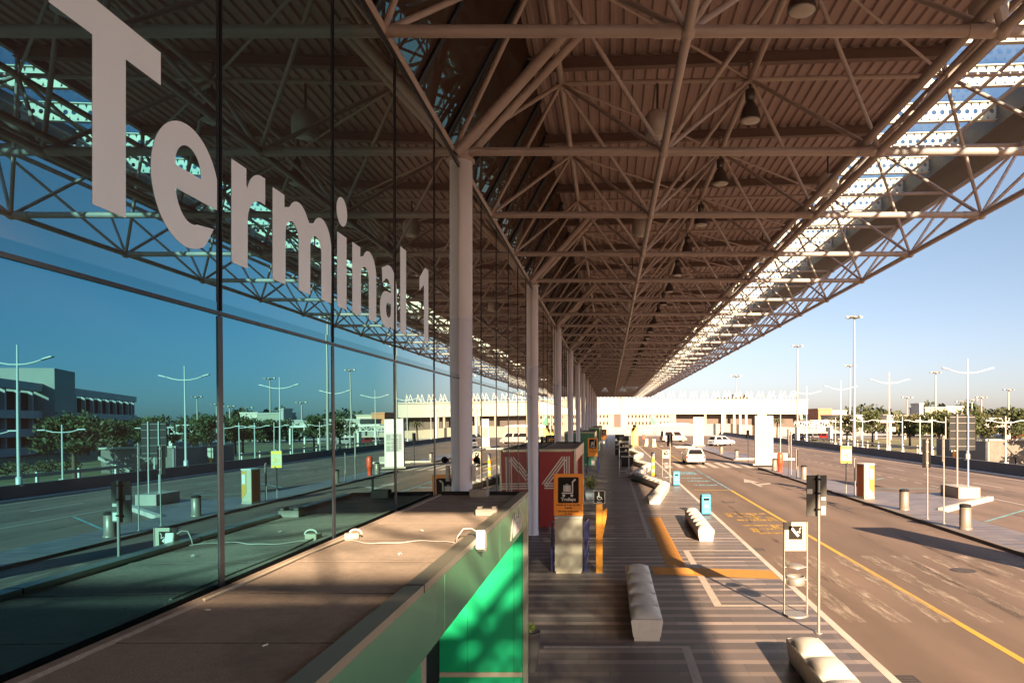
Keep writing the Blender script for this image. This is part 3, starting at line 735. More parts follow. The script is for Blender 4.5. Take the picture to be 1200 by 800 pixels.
# ------------------------------------------------------------------ benches
def bench_mb(L, n, w=.54):
    b = MB()
    sec = [(-w*.40, .0), (w*.40, .0), (w*.40, .055), (w*.37, .06), (w*.43, .075), (w*.5, .36), (w*.46, .385), (-w*.46, .385), (-w*.5, .36), (-w*.43, .075), (-w*.37, .06), (-w*.40, .055)]
    b.prism([(x, z) for x, z in sec], 0, L, 'y')
    p = L/n
    for i in range(n):
        c = (i+.5)*p; vs = []; fs = []; nu, nv = 18, 12
        for a in range(nu+1):
            for c2 in range(nv+1):
                u = -1+2*a/nu; v = -1+2*c2/nv
                h = max(0, (1-abs(u)**2.0))*max(0, (1-abs(v)**2.4))
                vs.append((v*w*.455, c+u*p*.44, .3865+.115*h**.7))
        for a in range(nu):
            for c2 in range(nv):
                o = a*(nv+1)+c2; fs.append((o, o+1, o+nv+2, o+nv+1))
        b.add(vs, fs, 0, True)
    return b
def bench(label, x, y, L, n, rz=0, w=.54, group='white moulded benches on the pavement'):
    o = bench_mb(L, n, w).build('bench', bench_m, loc=(x, y, .002), bevel=.012); o.rotation_euler = (0, 0, rz)
    return tag(o, label, 'bench', group)
bench('white humped bench half in shade, beyond the green kiosk end', .68, 12.95, 4.84, 5, w=.58)
bench('white humped bench standing beside the blue litter bin', 3.18, 23.55, 5.3, 6, -.02)
bench('white humped bench nearest the kerb and the viewer', 3.2, 7.05, 4.84, 5, 0, .56)
P = [(2.14, 33.8), (3.12, 40.4), (1.70, 48.2), (3.22, 57.8), (1.85, 65), (3.3, 76), (2.3, 88), (3.1, 97)]
zl = ['white bench at the near end of the zigzag row', 'second white bench of the zigzag row, its side in shade', 'third white bench of the zigzag row, with small dark marks', 'fourth white bench of the zigzag row', 'fifth white bench of the zigzag row', 'sixth white bench of the zigzag row', 'farthest white bench of the zigzag row']
for i in range(7):
    a = Vector(P[i]+(0,)); c = Vector(P[i+1]+(0,)); d = c-a; rz = math.atan2(-d.x, d.y)
    bench(zl[i], a.x, a.y, d.length-.3, 7, rz, .62, 'white benches set in a zigzag')

# ------------------------------------------------------------------ trolley signs
def trolley_stand(loc, label, cabinet=True):
    t = thing('trolley_stand', label, 'trolley stand', loc, 0, 'orange trolley signs along the pavement')
    b = MB(); b.box(-.385, .385, 0, .05, 1.50, 2.59); b.build('sign_board', orange_sign, t, bevel=.015)
    b = MB(); b.prism([(-.27, 1.86), (-.24, 1.83), (.24, 1.83), (.27, 1.86), (.27, 2.47), (.24, 2.5), (-.24, 2.5), (-.27, 2.47)], -.004, -.0002, 'y'); b.build('dark_panel', ink, t)
    b = MB(); y0, y1 = -.009, -.0045
    def R4(x0, x1, z0, z1): b.box(x0, x1, y0, y1, z0, z1)
    R4(-.17, .12, 2.07, 2.105); b.prism([(.09, 2.105), (.125, 2.105), (.125, 2.37), (.19, 2.42), (.19, 2.455), (.16, 2.455), (.09, 2.385)], y0, y1, 'y')
    for cx in (-.12, .09): b.prism([(cx+.038*math.cos(k*.524), 2.025+.038*math.sin(k*.524)) for k in range(12)], y0, y1, 'y')
    R4(-.13, -.095, 2.125, 2.29); R4(-.088, .018, 2.125, 2.29); R4(.025, .06, 2.125, 2.29); b.prism([(-.065, 2.293), (-.065, 2.325), (-.005, 2.325), (-.005, 2.293), (-.015, 2.293), (-.015, 2.315), (-.055, 2.315), (-.055, 2.293)], y0, y1, 'y')
    add_text(b, 'Trolleys', .115, lambda u, v, w: (u, -.0045-w, 1.89+v), .004)
    b.build('trolley_pictogram', white, t)
    b = MB()
    for s, z in (('Prendi qui il tuo carrello', 1.765), ('\u00e8 gratis', 1.69), ('Get your trolley here', 1.60), ("it's free", 1.53)):
        add_text(b, s, .062, lambda u, v, w, z=z: (u, -.0005-w, z+v), .0015, thick=.002)
    b.build('small_print', ink, t)
    if cabinet:
        b = MB(); b.box(-.355, .355, .0, .62, .06, 1.42); b.box(-.33, .33, .03, .6, .0, .06); b.build('cabinet', cream, t, bevel=.012)
        b = MB(); b.box(-.37, .37, -.015, .635, 1.42, 1.495); b.build('cabinet_lid', mat('lid_grey', (.40, .39, .35), .5, 0, .1), t, bevel=.012)
    for s in (-1, 1):
        b = MB(); x = s*.44
        b.box(x-.035, x+.035, .25, .31, 0, 1.30); b.box(x-.035, x+.035, 2.4, 2.46, 0, 1.1)
        b.tube((x, .28, 1.27), (x, 2.43, 1.07), .035, 8); b.tube((x, .28, .45), (x, 2.43, .45), .03, 8); b.tube((x, .28, .1), (x, 2.43, .1), .03, 8)
        b.build('rail', blue, t)
    if not cabinet:
        b = MB(); b.box(-.36, .36, .0, .06, 1.20, 1.5); b.build('under_panel', orange, t)
        b = MB(); b.box(-.12, .12, .3, .34, .55, 1.0); b.build('notice', white, t)
        for s in (-1, 1):
            q = MB(); q.box(s*.37-.03, s*.37+.03, .0, .06, 0, 1.2); q.build('leg', blue, t)
    return t
trolley_stand((-1.06, 18.62, 0), 'orange trolley sign over a cream cabinet, nearest of its kind')
trolley_stand((-1.23, 53.9, 0), 'orange trolley sign on blue legs before the dark green kiosk', False)
trolley_stand((-.75, 100, 0), 'farthest small orange trolley sign beside a green kiosk', False)

t = thing('help_post', 'tall orange post with a black wheelchair sign on top', 'post', (-.26, 18.75, 0))
b = MB(); b.box(-.085, .085, -.09, .09, 0, 1.80); b.prism([(.085, .9), (.085, 1.62), (.21, 1.70), (.19, 1.45)], -.07, .07, 'y'); b.build('post_body', orange, t, bevel=.012)
b = MB(); b.lathe([(.16, 0), (.16, .012)], n=20); b.build('base_plate', galv, t)
b = MB(); b.box(-.135, .135, -.02, .02, 1.82, 2.13); b.build('sign_panel', ink, t, bevel=.004)
b = MB(); b.box(-.15, .15, -.016, .026, 1.805, 2.145); b.build('sign_frame', galv, t)
b = MB()
def ringp(cx, cz, r, w, a0, a1, n=16):
    o = [(cx+r*math.cos(R(a0+(a1-a0)*i/n)), cz+r*math.sin(R(a0+(a1-a0)*i/n))) for i in range(n+1)]
    return o+[(cx+(r-w)*math.cos(R(a1+(a0-a1)*i/n)), cz+(r-w)*math.sin(R(a1+(a0-a1)*i/n))) for i in range(n+1)]
b.prism(ringp(.0, 1.955, .062, .018, 100, 390), -.024, -.0205, 'y')
b.prism([(-.015+.018*math.cos(k*.628), 2.085+.018*math.sin(k*.628)) for k in range(10)], -.024, -.0205, 'y')
b.prism([(-.028, 2.06), (.0, 2.06), (.005, 1.985), (.055, 1.98), (.085, 1.91), (.065, 1.90), (.04, 1.955), (-.02, 1.96)], -.025, -.0205, 'y'); b.box(-.06, .07, -.024, -.0205, 1.84, 1.855)
b.build('wheelchair_symbol', white, t)

# plants in pots
def shrub_mb(n, r, seed, size=.05):
    rnd = random.Random(seed); b = MB()
    for i in range(n):
        while True:
            p = Vector((rnd.uniform(-1, 1), rnd.uniform(-1, 1), rnd.uniform(-1, 1)))
            if .25 < p.length < 1: break
        k = .75+.35*math.sin(p.x*5+seed)*math.cos(p.y*4+p.z*3)
        c = Vector((p.x*r[0], p.y*r[1], p.z*r[2]))*k
        a = Vector((rnd.gauss(0, 1), rnd.gauss(0, 1), rnd.gauss(0, 1))).normalized(); d = a.orthogonal().normalized(); e = a.cross(d); s = size*rnd.uniform(.6, 1.3)
        b.add([c-d*s, c+e*s*.5, c+d*s, c-e*s*.5], [(0, 1, 2, 3)], i % 2)
    return b
t = thing('planter', 'grey square planter with a dark round shrub beside the red kiosk', 'planter', (-.95, 35.8, 0))
b = MB(); b.prism([(-.2, 0), (.2, 0), (.26, .52), (-.26, .52)], -.24, .24, 'y'); b.build('pot', mat('pot_blue_grey', (.22, .26, .29), .6, 0, .1), t, bevel=.015)
b = MB(); s_ = shrub_mb(900, (.40, .40, .40), 3); b.add([(x, y, z+.85) for x, y, z in s_.v], s_.f); b.build('foliage', leaf_mat('leaves_shrub', (.03, .04, .012), (.09, .085, .025), 4), t)
b = MB(); b.tube((0, 0, .5), (0, 0, .8), .03); b.build('stem', bark, t)
t = thing('plant_pot', 'dark grey tall pot with a few green leaves at the green kiosk corner', 'plant pot', (-1.26, 11.45, 0))
b = MB(); b.lathe([(.10, 0), (.115, .02), (.165, .60), (.175, .62), (.15, .62), (.14, .56)], n=22); b.build('pot', mat('pot_dark', (.10, .09, .085), .5, .2, .15), t)
b = MB(); s_ = shrub_mb(60, (.12, .12, .10), 5, .035); b.add([(x, y, z+.68) for x, y, z in s_.v], s_.f); b.build('foliage', leaf_mat('leaves_bright', (.08, .14, .02), (.16, .22, .04), 5), t)

# litter bins
def bin_(x, y, label):
    t = thing('litter_bin', label, 'bin', (x, y, 0), .08, 'blue litter bins at the kerb')
    b = MB(); b.box(-.2, .2, -.19, .19, .04, .80); b.build('body', cyan, t, bevel=.05, seg=3)
    b = MB(); b.box(-.19, .19, -.18, .18, .80, .86); b.build('lid', cyan, t, bevel=.03)
    b = MB(); b.box(-.207, -.198, -.15, .15, .1, .74); b.build('side_plate', darkm, t)
    b = MB(); b.box(-.12, .12, -.2, -.19, .62, .72); b.build('slot', black, t)
    b = MB(); b.box(-.15, .15, -.15, .15, 0, .04); b.build('foot', black, t)
    b = MB(); b.box(-.09, .09, -.196, -.19, .32, .45); b.build('notice', mat('notice_blue', (.1, .55, .75), .5), t)
    return t
b0 = bin_(4.03, 30.1, 'blue litter bin at the kerb behind the humped bench'); dup(b0, (4.03, 43.3, 0), .05, 'smaller blue litter bin farther along the kerb by the zigzag benches')

# smoking points
def smoke_sign(loc, label):
    t = thing('smoking_point', label, 'ashtray stand', loc, 0, 'smoking points along the kerb')
    for s in (-1, 1):
        b = MB(); b.tube((s*.235, 0, 0), (s*.235, 0, 1.9), .019, 10); b.build('post', galv, t)
    b = MB(); b.lathe([(.255, 0), (.255, .02), (.24, .03)], n=28); b.build('base', galv, t)
    b = MB(); b.box(-.215, .215, -.012, .012, 1.31, 1.895); b.build('sign_board', cream, t, bevel=.004)
    b = MB(); b.box(-.14, .135, -.016, -.0125, 1.545, 1.82); b.build('dark_panel', ink, t)
    b = MB(); b.prism([(-.10, 1.76), (-.065, 1.79), (.075, 1.63), (.04, 1.595)], -.02, -.0165, 'y')
    b.path([(.03, -.018, 1.71), (.085, -.018, 1.68), (.075, -.018, 1.75), (.105, -.018, 1.79)], .011, 6); b.build('cigarette_symbol', white, t)
    b = MB(); add_text(b, 'Area fumatori', .058, lambda u, v, w: (u, -.0125-w, 1.46+v), 0, thick=.002); add_text(b, 'Smoking area', .058, lambda u, v, w: (u, -.0125-w, 1.38+v), 0, thick=.002)
    b.build('small_print', mat('ink_grey', (.30, .27, .22), .6), t)
    b = MB(); b.lathe([(.17, .62), (.185, .64), (.185, .80), (.17, .80), (.165, .68)], n=26); b.build('ash_bowl', mat('bowl_steel', (.42, .38, .34), .3, .6, .06), t)
    b = MB(); b.ell((0, 0, .985), (.185, .185, .06), 24, 8, z0=-.05); b.build('rain_cap', MATS['bowl_steel'], t)
    b = MB(); b.tube((-.22, 0, .72), (-.18, 0, .72), .012); b.tube((.18, 0, .72), (.22, 0, .72), .012); b.tube((-.22, 0, .98), (-.16, 0, .98), .01); b.tube((.16, 0, .98), (.22, 0, .98), .01); b.build('arm', galv, t)
    return t
s0 = smoke_sign((3.81, 14.7, 0), 'cream smoking area sign over a steel ash bowl, nearest the viewer'); dup(s0, (3.9, 49.5, 0), 0, 'small cream smoking area sign farther off by the zebra crossing')

# sign plates seen from behind, on thin poles
def pole_sign(loc, label, h=2.95, w=.38, ph=.77, plate=None, stickers=True, group='thin poles with sign plates', rz=0):
    t = thing('pole_sign', label, 'sign', loc, rz, group)
    b = MB(); b.tube((0, 0, 0), (0, 0, h+.02), .027, 12); b.build('pole', galv, t)
    b = MB(); b.lathe([(.07, 0), (.07, .02)], n=12); b.build('foot', galv, t)
    b = MB(); b.box(-.215*w/.38, w-.215*w/.38, .045, .06, h-ph, h); b.build('plate', plate or mat('sign_back_grey', (.042, .040, .033), .55, .1, .1), t, bevel=.004)
    b = MB()
    b.box(-.045, -.022, .02, .046, h-ph+.02, h-.02)
    for z in (.12, .42, .68): b.box(-.06, .035, -.03, .045, h-ph+z*ph/.77, h-ph+z*ph/.77+.03)
    b.build('clamp', black if stickers else galv, t)
    if stickers:
        for (x, z, ww, hh) in ((-.205, .42, .10, .09), (.06, .30, .08, .06), (.06, .03, .08, .16)):
            q = MB(); q.box(x, x+ww, .040, .0445, h-ph+z, h-ph+z+hh); q.build('sticker', white, t)
    return t
pole_sign((3.92, 13.45, 0), 'tall thin pole with grey sign plate seen from behind, near the smoking sign')
pole_sign((3.9, 46, 0), 'thin pole with dark sign plate near the second blue bin', 3.0, .36, .75, darkm, False)
pole_sign((12.8, 28.9, 0), 'thin pole with tall black sign panel on the island, left of a pair', 3.2, .34, 1.15, black, False)
pole_sign((12.85, 27.6, 0), 'thin pole on the island with narrow black panel, right of a pair', 3.35, .2, 1.0, black, False, rz=.9)
pole_sign((12.8, 51.2, 0), 'thin pole with dark narrow panel beside the white totem', 3.3, .25, .9, black, False, rz=.8)
pole_sign((13.3, 52.5, 0), 'thin dark pole right behind the white totem on the island', 3.1, .2, 1.3, black, False, rz=1.0)
pole_sign((12.75, 66, 0), 'pole with black box sign left of the white totem', 3.0, .3, .75, black, False)
pole_sign((6.8, 130, -.1), 'far thin pole with square dark sign on the road', 2.3, .8, .9, cream, False)

# ticket machine, yellow stop sign, edge-on panels on the island
t = thing('ticket_machine', 'tall ticket machine with orange side and white front panel on the island', 'ticket machine', (12.98, 36.4, 0), .32)
b = MB(); b.box(-.30, .30, -.3, .3, .08, 1.70); b.build('cabinet', cream, t, bevel=.02)
b = MB(); b.box(-.312, -.301, -.27, .27, .12, 1.66); b.build('side_panel', mat('machine_side_brown', (.30, .085, .022), .45, 0, .15, 3), t)
b = MB(); b.prism([(-.01, .55), (.285, .25), (.285, 1.66), (-.01, 1.66)], -.312, -.301, 'y'); b.build('front_panel', mat('machine_yellow', (.52, .27, .05), .5), t)
b = MB(); b.box(.05, .25, -.322, -.313, 1.0, 1.5); b.build('screen_panel', white, t)
b = MB(); b.box(-.32, .32, -.32, .32, 1.70, 1.77); b.build('cap', white, t, bevel=.015)
b = MB(); b.box(-.31, .31, -.31, .31, 0, .08); b.build('plinth', concw, t)
b = MB(); b.box(.301, .308, -.25, .25, .3, 1.6); b.build('street_panel', orange, t)

def stop_sign(loc, label):
    t = thing('stop_sign', label, 'sign', loc, 0)
    b = MB(); b.tube((0, 0, 0), (0, 0, 2.4), .03, 10); b.build('pole', galv, t)
    b = MB(); b.box(-.30, .30, -.03, .03, 1.62, 2.55); b.build('panel', mat('panel_ivory', (.50, .45, .28), .5), t, bevel=.02)
    b = MB()
    for y0, y1 in ((-.036, -.031), (.031, .036)): b.box(-.29, .29, y0, y1, 2.38, 2.53); b.box(-.29, .29, y0, y1, 1.64, 1.76)
    b.build('yellow_band', yellow, t)
    b = MB()
    for y in (-.034, .034):
        b.path([(-.15, y, 2.0), (-.05, y, 2.12), (.05, y, 2.05), (.12, y, 2.18)], .018, 6); b.path([(-.05, y, 1.95), (.03, y, 2.02), (.14, y, 1.93)], .018, 6)
    b.build('pictogram', yellow, t)
    return t
stop_sign((12.82, 38.9, 0), 'pale yellow stop sign on a thin pole on the island')
def edge_panel(loc, label):
    t = thing('timetable_panel', label, 'panel', loc, R(68), 'dark timetable panels seen almost edge on')
    for s in (-1, 1):
        b = MB(); b.tube((s*.36, 0, 0), (s*.36, 0, 1.95), .025, 8); b.build('post', galv, t)
    b = MB(); b.box(-.34, .34, -.02, .02, .75, 1.9); b.build('board', darkm, t); return t
ep = edge_panel((12.95, 37.9, 0), 'dark timetable panel beside the ticket machine'); dup(ep, (13.0, 49.7, 0), R(68), 'dark timetable panel beside the red post and totem')

# bollards
bo = thing('bollard', 'thick pale steel bollard on the island, nearest the viewer', 'bollard', (12.98, 26.2, 0), 0, 'thick steel bollards on the island')
b = MB(); b.lathe([(.235, .0), (.235, .06), (.20, .075), (.20, .80)], n=26); b.build('shaft', mat('bollard_steel', (.22, .185, .15), .4, .25, .1, 4, stain=.2), bo)
b = MB(); b.lathe([(.195, .80), (.205, .81), (.205, .87), (.18, .90), (.12, .915)], n=26); b.build('cap', darkm, bo)
for (x, y), l in (((13.05, 31.8), 'thick pale steel bollard between ticket machine and sign poles'), ((13.05, 48.2), 'thick steel bollard beside the dark timetable panel'), ((13.0, 56.5), 'steel bollard next to the red post at the totem'), ((12.9, 72.8), 'steel bollard past the zebra crossing on the far island'), ((13.1, 84), 'farthest steel bollard on the far island')):
    dup(bo, (x, y, 0), 0, l)
t = thing('red_post', 'slim bright red post beside the white totem', 'post', (13.05, 54.9, 0))
b = MB(); b.lathe([(.15, 0), (.15, .5), (.2, .55), (.22, .7), (.22, 1.3), (.16, 1.42), (.06, 1.46)], n=18); b.build('body', redp, t)
b = MB(); b.lathe([(.225, .95), (.23, 1.0), (.225, 1.05)], n=18); b.build('collar', redp, t)

# white timetable totems
def totem(loc, label):
    t = thing('info_totem', label, 'totem', loc, 0, 'white information totems on the island')
    b = MB(); b.box(-.78, .78, -.2, .2, .14, 4.3); b.build('body', white, t, bevel=.02)
    b = MB(); b.box(-1.0, 1.0, -.45, .45, 0, .14); b.build('plinth', concw, t, bevel=.02)
    b = MB(); b.box(-.64, .64, -.215, -.202, 1.45, 3.05); b.build('timetable_panel', mat('timetable_grey', (.30, .30, .28), .4), t)
    b = MB(); rr = random.Random(4)
    for k in range(9):
        z = 2.9-k*.16
        for x0, x1 in ((-.58, -.38), (-.33, rr.uniform(0, .2)), (.25, .58)):
            if rr.random() < .85: b.box(x0, x1, -.2205, -.216, z-.09, z)
    b.build('timetable_rows', mat('timetable_ink', (.14, .14, .14), .5), t)
    return t
tt = totem((13.45, 62.6, 0), 'white information totem with grey timetable beside the red post')
dup(tt, (13.45, 108.5, 0), 0, 'smaller white information totem past the zebra crossing')
dup(tt, (13.55, 15.2, 0), 0, 'white totem whose long shadow falls over the road')

# big sign board on a concrete block
def block_board(loc, rz, label):
    t = thing('sign_board', label, 'sign', loc, rz, 'large grey boards standing on concrete blocks')
    b = MB(); b.box(-.55, .55, -1.0, 1.0, 0, .56); b.build('block', concw, t, bevel=.02)
    for s in (-1, 1):
        q = MB(); q.tube((s*.28, -.3, .56), (s*.28, -.3, 4.25), .035, 10); q.build('post', lampw, t)
    b = MB()
    for i in range(3): b.box(-.66+.45*i, -.66+.45*i+.435, -.25, -.21, 2.4, 4.2)
    b.build('board', mat('board_back', (.034, .035, .036), .6, 0, .1), t)
    b = MB()
    for z in (2.6, 3.0, 3.4, 3.8, 4.1): b.box(-.62, .66, -.262, -.2505, z, z+.012)
    b.build('cross_rail', galv, t)
    return t
bb = block_board((18.15, 37.2, 0), 0, 'large grey sign board on two posts in a concrete block')
dup(bb, (17.2, 73.5, 0), 1.35, 'smaller grey board turned edge on, on a pale block past the crossing')

# marker post, yellow totem, frame and racks on the far pavement
t = thing('marker_post', 'white and orange banded marker post near the zigzag benches', 'post', (3.05, 50.2, 0))
b = MB()
for i in range(6): b.lathe([(.125, .05+i*.24), (.125, .05+i*.24+.239)], n=16, mi=0 if i % 2 else 1)
b.build('shaft', [cream, orange], t)
b = MB(); b.lathe([(.13, 1.49), (.13, 1.66), (.08, 1.7)], n=16); b.build('cap', mat('cap_pale_blue', (.42, .48, .62), .4), t)
b = MB(); b.lathe([(.2, 0), (.2, .05)], n=16); b.build('base', rubber, t)
t = thing('advert_totem', 'tall yellow advertising totem with a dark cap, far along the benches', 'totem', (3.85, 109, 0))
b = MB(); b.box(-.30, .5, -.2, .2, .05, 2.85); b.build('panel', mat('totem_yellow', (.80, .56, .12), .5), t, bevel=.03)
b = MB(); b.box(-.5, -.3, -.22, .22, .0, 2.6); b.build('side_strip', yellow, t)
b = MB(); b.box(-.28, .2, -.2, .2, 2.85, 3.15); b.box(-.35, -.05, -.24, -.21, 2.3, 2.7); b.build('cap', black, t)
t = thing('metal_frame', 'light open metal frame standing at the pavement edge by the zigzag benches', 'frame', (1.02, 49.6, 0))
for s in (-1, 1):
    b = MB(); b.tube((s*.33, 0, 0), (s*.33, 0, 2.5), .03, 8); b.build('upright', galv, t)
for z in (.04, .42, 2.46):
    b = MB(); b.tube((-.33, 0, z), (.33, 0, z), .025, 8); b.build('crossbar', galv, t)
def rack(loc, label):
    t = thing('leaflet_rack', label, 'rack', loc, 0, 'dark racks standing on the far pavement')
    b = MB(); b.box(-.5, .5, .0, .35, 0, 2.3); b.build('back', darkm, t)
    for z in (.7, 1.15, 1.6):
        q = MB(); q.box(-.5, .5, -.25, -.003, z, z+.04); q.build('shelf', galv, t)
    q = MB(); rr = random.Random(2)
    for z in (.74, 1.19, 1.64):
        for x in (-.4, -.12, .15, .36):
            if rr.random() < .7: q.box(x-.08, x+.1, -.2, -.05, z, z+.2+rr.random()*.1)
    q.build('leaflets', [cream], t); return t
rk = rack((1.15, 80, 0), 'dark tall rack with pale leaflets left of the zigzag benches'); dup(rk, (1.5, 73, 0), .2, 'second dark rack with pale leaflets nearer the benches')
t = thing('planter', 'low dark planter with olive shrub among the far zigzag benches', 'planter', (2.25, 84, 0))
b = MB(); b.box(-.7, .7, -.4, .4, 0, .55); b.build('pot', concw, t, bevel=.03)
b = MB(); s_ = shrub_mb(500, (.7, .45, .35), 8, .09); b.add([(x, y, z+.8) for x, y, z in s_.v], s_.f); b.build('foliage', MATS['leaves_shrub'], t)
t = thing('litter_crate', 'dark open crate between the second and third zigzag benches', 'crate', (1.55, 61, 0))
b = MB(); b.box(-.5, .5, -.5, .5, 0, .8); b.build('body', darkm, t, bevel=.03); b = MB(); b.box(-.55, .55, -.55, .55, .8, .88); b.build('rim', concw, t)

# ------------------------------------------------------------------ cars
def car(name, label, loc, rz, body_m, L=3.9, W=1.68, H=1.45, van=False):
    t = thing(name, label, 'van' if van else 'car', loc, rz)
    h = L/2; w = W/2; bz = .92 if not van else 1.05
    b = MB()
    prof = [(-h+.06, .28), (-h, .42), (-h+.02, .70), (-h+.10, bz), (h-1.05 if not van else h-.55, bz+.02), (h-.18, .80), (h, .55), (h-.02, .30)]
    b.prism(prof, -w, w, 'x'); b.build('body', body_m, t, bevel=.07, seg=3)
    r0, r1 = -h+.12, (h-.95 if not van else h-.5); t0, t1 = (-h+.48, h-1.75) if not van else (-h+.2, h-1.15); wb, wt = w-.05, w-.24
    bot = [(-wb, r0), (wb, r0), (wb, r1), (-wb, r1)]; top = [(-wt, t0), (wt, t0), (wt, t1), (-wt, t1)]
    V = [Vector((x, y, bz-.03)) for x, y in bot]+[Vector((x, y, H)) for x, y in top]
    b = MB(); b.add(V, [(0,1,2,3), (4,7,6,5), (0,4,5,1), (1,5,6,2), (2,6,7,3), (3,7,4,0)]); b.build('roof', body_m, t, bevel=.06, seg=3)
    gl = mat('car_window', (.012, .012, .014), .08, 0, .1)
    def win(nm, a, c, d, e, f0=.12, f1=.86, g0=.06, g1=.94):
        q = [a, c, d, e]; nrm = (c-a).cross(e-a).normalized(); P_ = lambda u, v: (a*(1-u)+c*u)*(1-v)+(e*(1-u)+d*u)*v
        pts = [P_(g0, f0), P_(g1, f0), P_(g1-.03, f1), P_(g0+.03, f1)]
        mid = sum(V, Vector())/8
        if (pts[0]-mid).dot(nrm) < 0: nrm = -nrm
        m = MB(); m.add([p+nrm*.006 for p in pts]+[p-nrm*.02 for p in pts], [(0,1,2,3), (4,7,6,5), (0,4,5,1), (1,5,6,2), (2,6,7,3), (3,7,4,0)]); m.build(nm, gl, t)
    win('rear_window', V[0], V[1], V[5], V[4]); win('windscreen', V[2], V[3], V[7], V[6])
    win('side_window', V[1], V[2], V[6], V[5], .14, .85, .08, .5); win('side_window', V[1], V[2], V[6], V[5], .14, .85, .54, .92)
    win('side_window', V[3], V[0], V[4], V[7], .14, .85, .08, .46); win('side_window', V[3], V[0], V[4], V[7], .14, .85, .5, .92)
    for sx in (-1, 1):
        for sy in (-h+.68, h-.72):
            q = MB(); x = sx*(w-.10); prof2 = [(.30, -.1), (.31, -.06), (.31, .06), (.30, .1)]
            q.lathe(prof2, n=20); q.v = [(x+c, sy+a, .31+bb_) for a, bb_, c in q.v]; ty = q.build('wheel', rubber, t)
            q = MB(); q.lathe([(.19, -.105), (.19, .105)], n=16); q.v = [(x+c, sy+a, .31+bb_) for a, bb_, c in q.v]; q.build('rim', galv, ty)
        q = MB(); q.box(sx*w*.93-.09, sx*w*.93+.02 if sx > 0 else sx*w*.93+.09, -h-.012, -h+.1, .62, .82); q.build('tail_light', mat('tail_light_red', (.35, .02, .02), .25), t)
        q = MB(); q.box(sx*(w+.09)-.09, sx*(w+.09)+.07, r1-.35, r1-.25, bz-.02, bz+.12); q.build('mirror', body_m, t, bevel=.03)
    q = MB(); q.box(-w+.05, w-.05, -h-.05, -h+.1, .30, .50); q.build('bumper', body_m, t, bevel=.04)
    q = MB(); q.box(-.30, .30, -h-.02, -h+.01, .56, .68); q.build('number_plate', mat('plate_dark', (.1, .1, .1), .5), t)
    return t
carw = mat('car_white', (.52, .50, .46), .25, 0, .03, coat=.5); carb = mat('car_pale_blue', (.45, .50, .55), .25, .2, .03, coat=.5)
car('parked_car', 'white car seen from behind standing on the zebra crossing', (7.72, 66, -.096), 0, carw)
car('parked_car', 'pale blue grey car on the far road left of the totem', (17.3, 111, -.096), R(-58), carb, 4.2, 1.72, 1.5)
car('white_van', 'pale pinkish van standing far off left of the small totem', (11.6, 130, -.096), R(-78), mat('van_pinkish', (.34, .26, .24), .35), 4.6, 1.9, 2.0, True)
# ------------------------------------------------------------------ road barrier, guard rail, lamps
br = thing('road_barrier', 'long low grey barrier wall along the far side of the road', 'barrier', (28.8, 0, -.1))
for k in range(22):
    y0 = -30+10*k
    b = MB(); b.prism([(28.6, -.15), (29.05, -.15), (28.98, .80), (28.68, .80)], y0+.01, y0+9.99, 'y'); b.build('wall_segment', mat('barrier_grey', (.085, .085, .088), .8, 0, .15, 1, stain=.3), br, world=True)
gr = thing('guard_rail', 'low pale guard rail running behind the grey barrier wall', 'guard rail', (37.2, 0, -.1))
b = MB(); b.box(37.15, 37.25, -20, 150, .45, .72); b.build('rail', galv, gr, world=True)
for k in range(40):
    b = MB(); b.box(37.26, 37.40, -18+4.2*k, -17.8+4.2*k, -.2, .8); b.build('rail_post', white, gr, world=True)

def lamp2(loc, label):
    t = thing('street_lamp', label, 'street lamp', loc, 0, 'white double armed street lamps along the barrier')
    b = MB(); b.tube((0, 0, 0), (0, 0, 8.15), .10, 12, .045); b.lathe([(.17, 0), (.17, .5), (.11, .55)], n=12); b.build('pole', lampw, t)
    for s in (-1, 1):
        b = MB(); b.path([(0, 0, 7.0), (s*.5, 0, 7.02), (s*1.0, 0, 7.12), (s*1.5, 0, 7.28)], .05, 8); b.build('arm', lampw, t)
        b = MB(); b.prism([(s*1.4, 7.22), (s*1.5, 7.33), (s*1.95, 7.46), (s*2.1, 7.44), (s*2.05, 7.38)], -.13, .13, 'y'); b.build('lamp_head', lampw, t, bevel=.02)
    b = MB(); b.lathe([(.25, 0), (.25, .04)], n=14); b.build('base', lampw, t)
    return t
l0 = lamp2((28.83, 57.8, .7), 'tall white double armed street lamp nearest on the right')
for y, l in ((41.5, 'tall white double armed street lamp seen only in the mirror glass, far left'), (74, 'tall white double armed street lamp, second from the right'), (89.5, 'tall white double armed street lamp, third from the right'),
             (105, 'tall white double armed street lamp, fourth from the right'), (121, 'tall white double armed street lamp, fifth from the right'), (137, 'farthest white double armed street lamp on the barrier')):
    dup(l0, (28.83, y, .7), 0, l)
def lamp1(loc, label, both=False):
    t = thing('path_lamp', label, 'street lamp', loc, 0, 'short white lamps beyond the barrier')
    b = MB(); b.tube((0, 0, 0), (0, 0, 4.45), .075, 10, .05); b.build('pole', lampw, t)
    for s in ((-1, 1) if both else (-1,)):
        b = MB(); b.path([(0, 0, 3.85), (s*.7, 0, 3.9), (s*1.3, 0, 4.05)], .04, 8); b.build('arm', lampw, t)
        b = MB(); b.box(min(s*1.2, s*1.8), max(s*1.2, s*1.8), -.1, .1, 4.03, 4.11); b.build('lamp_head', lampw, t)
    b = MB(); b.box(-.18, .18, -.18, .18, 0, .35); b.build('base', white, t)
    return t
a1 = lamp1((35.3, 64, -.18), 'short white lamp with two arms at the right, before the wall', True)
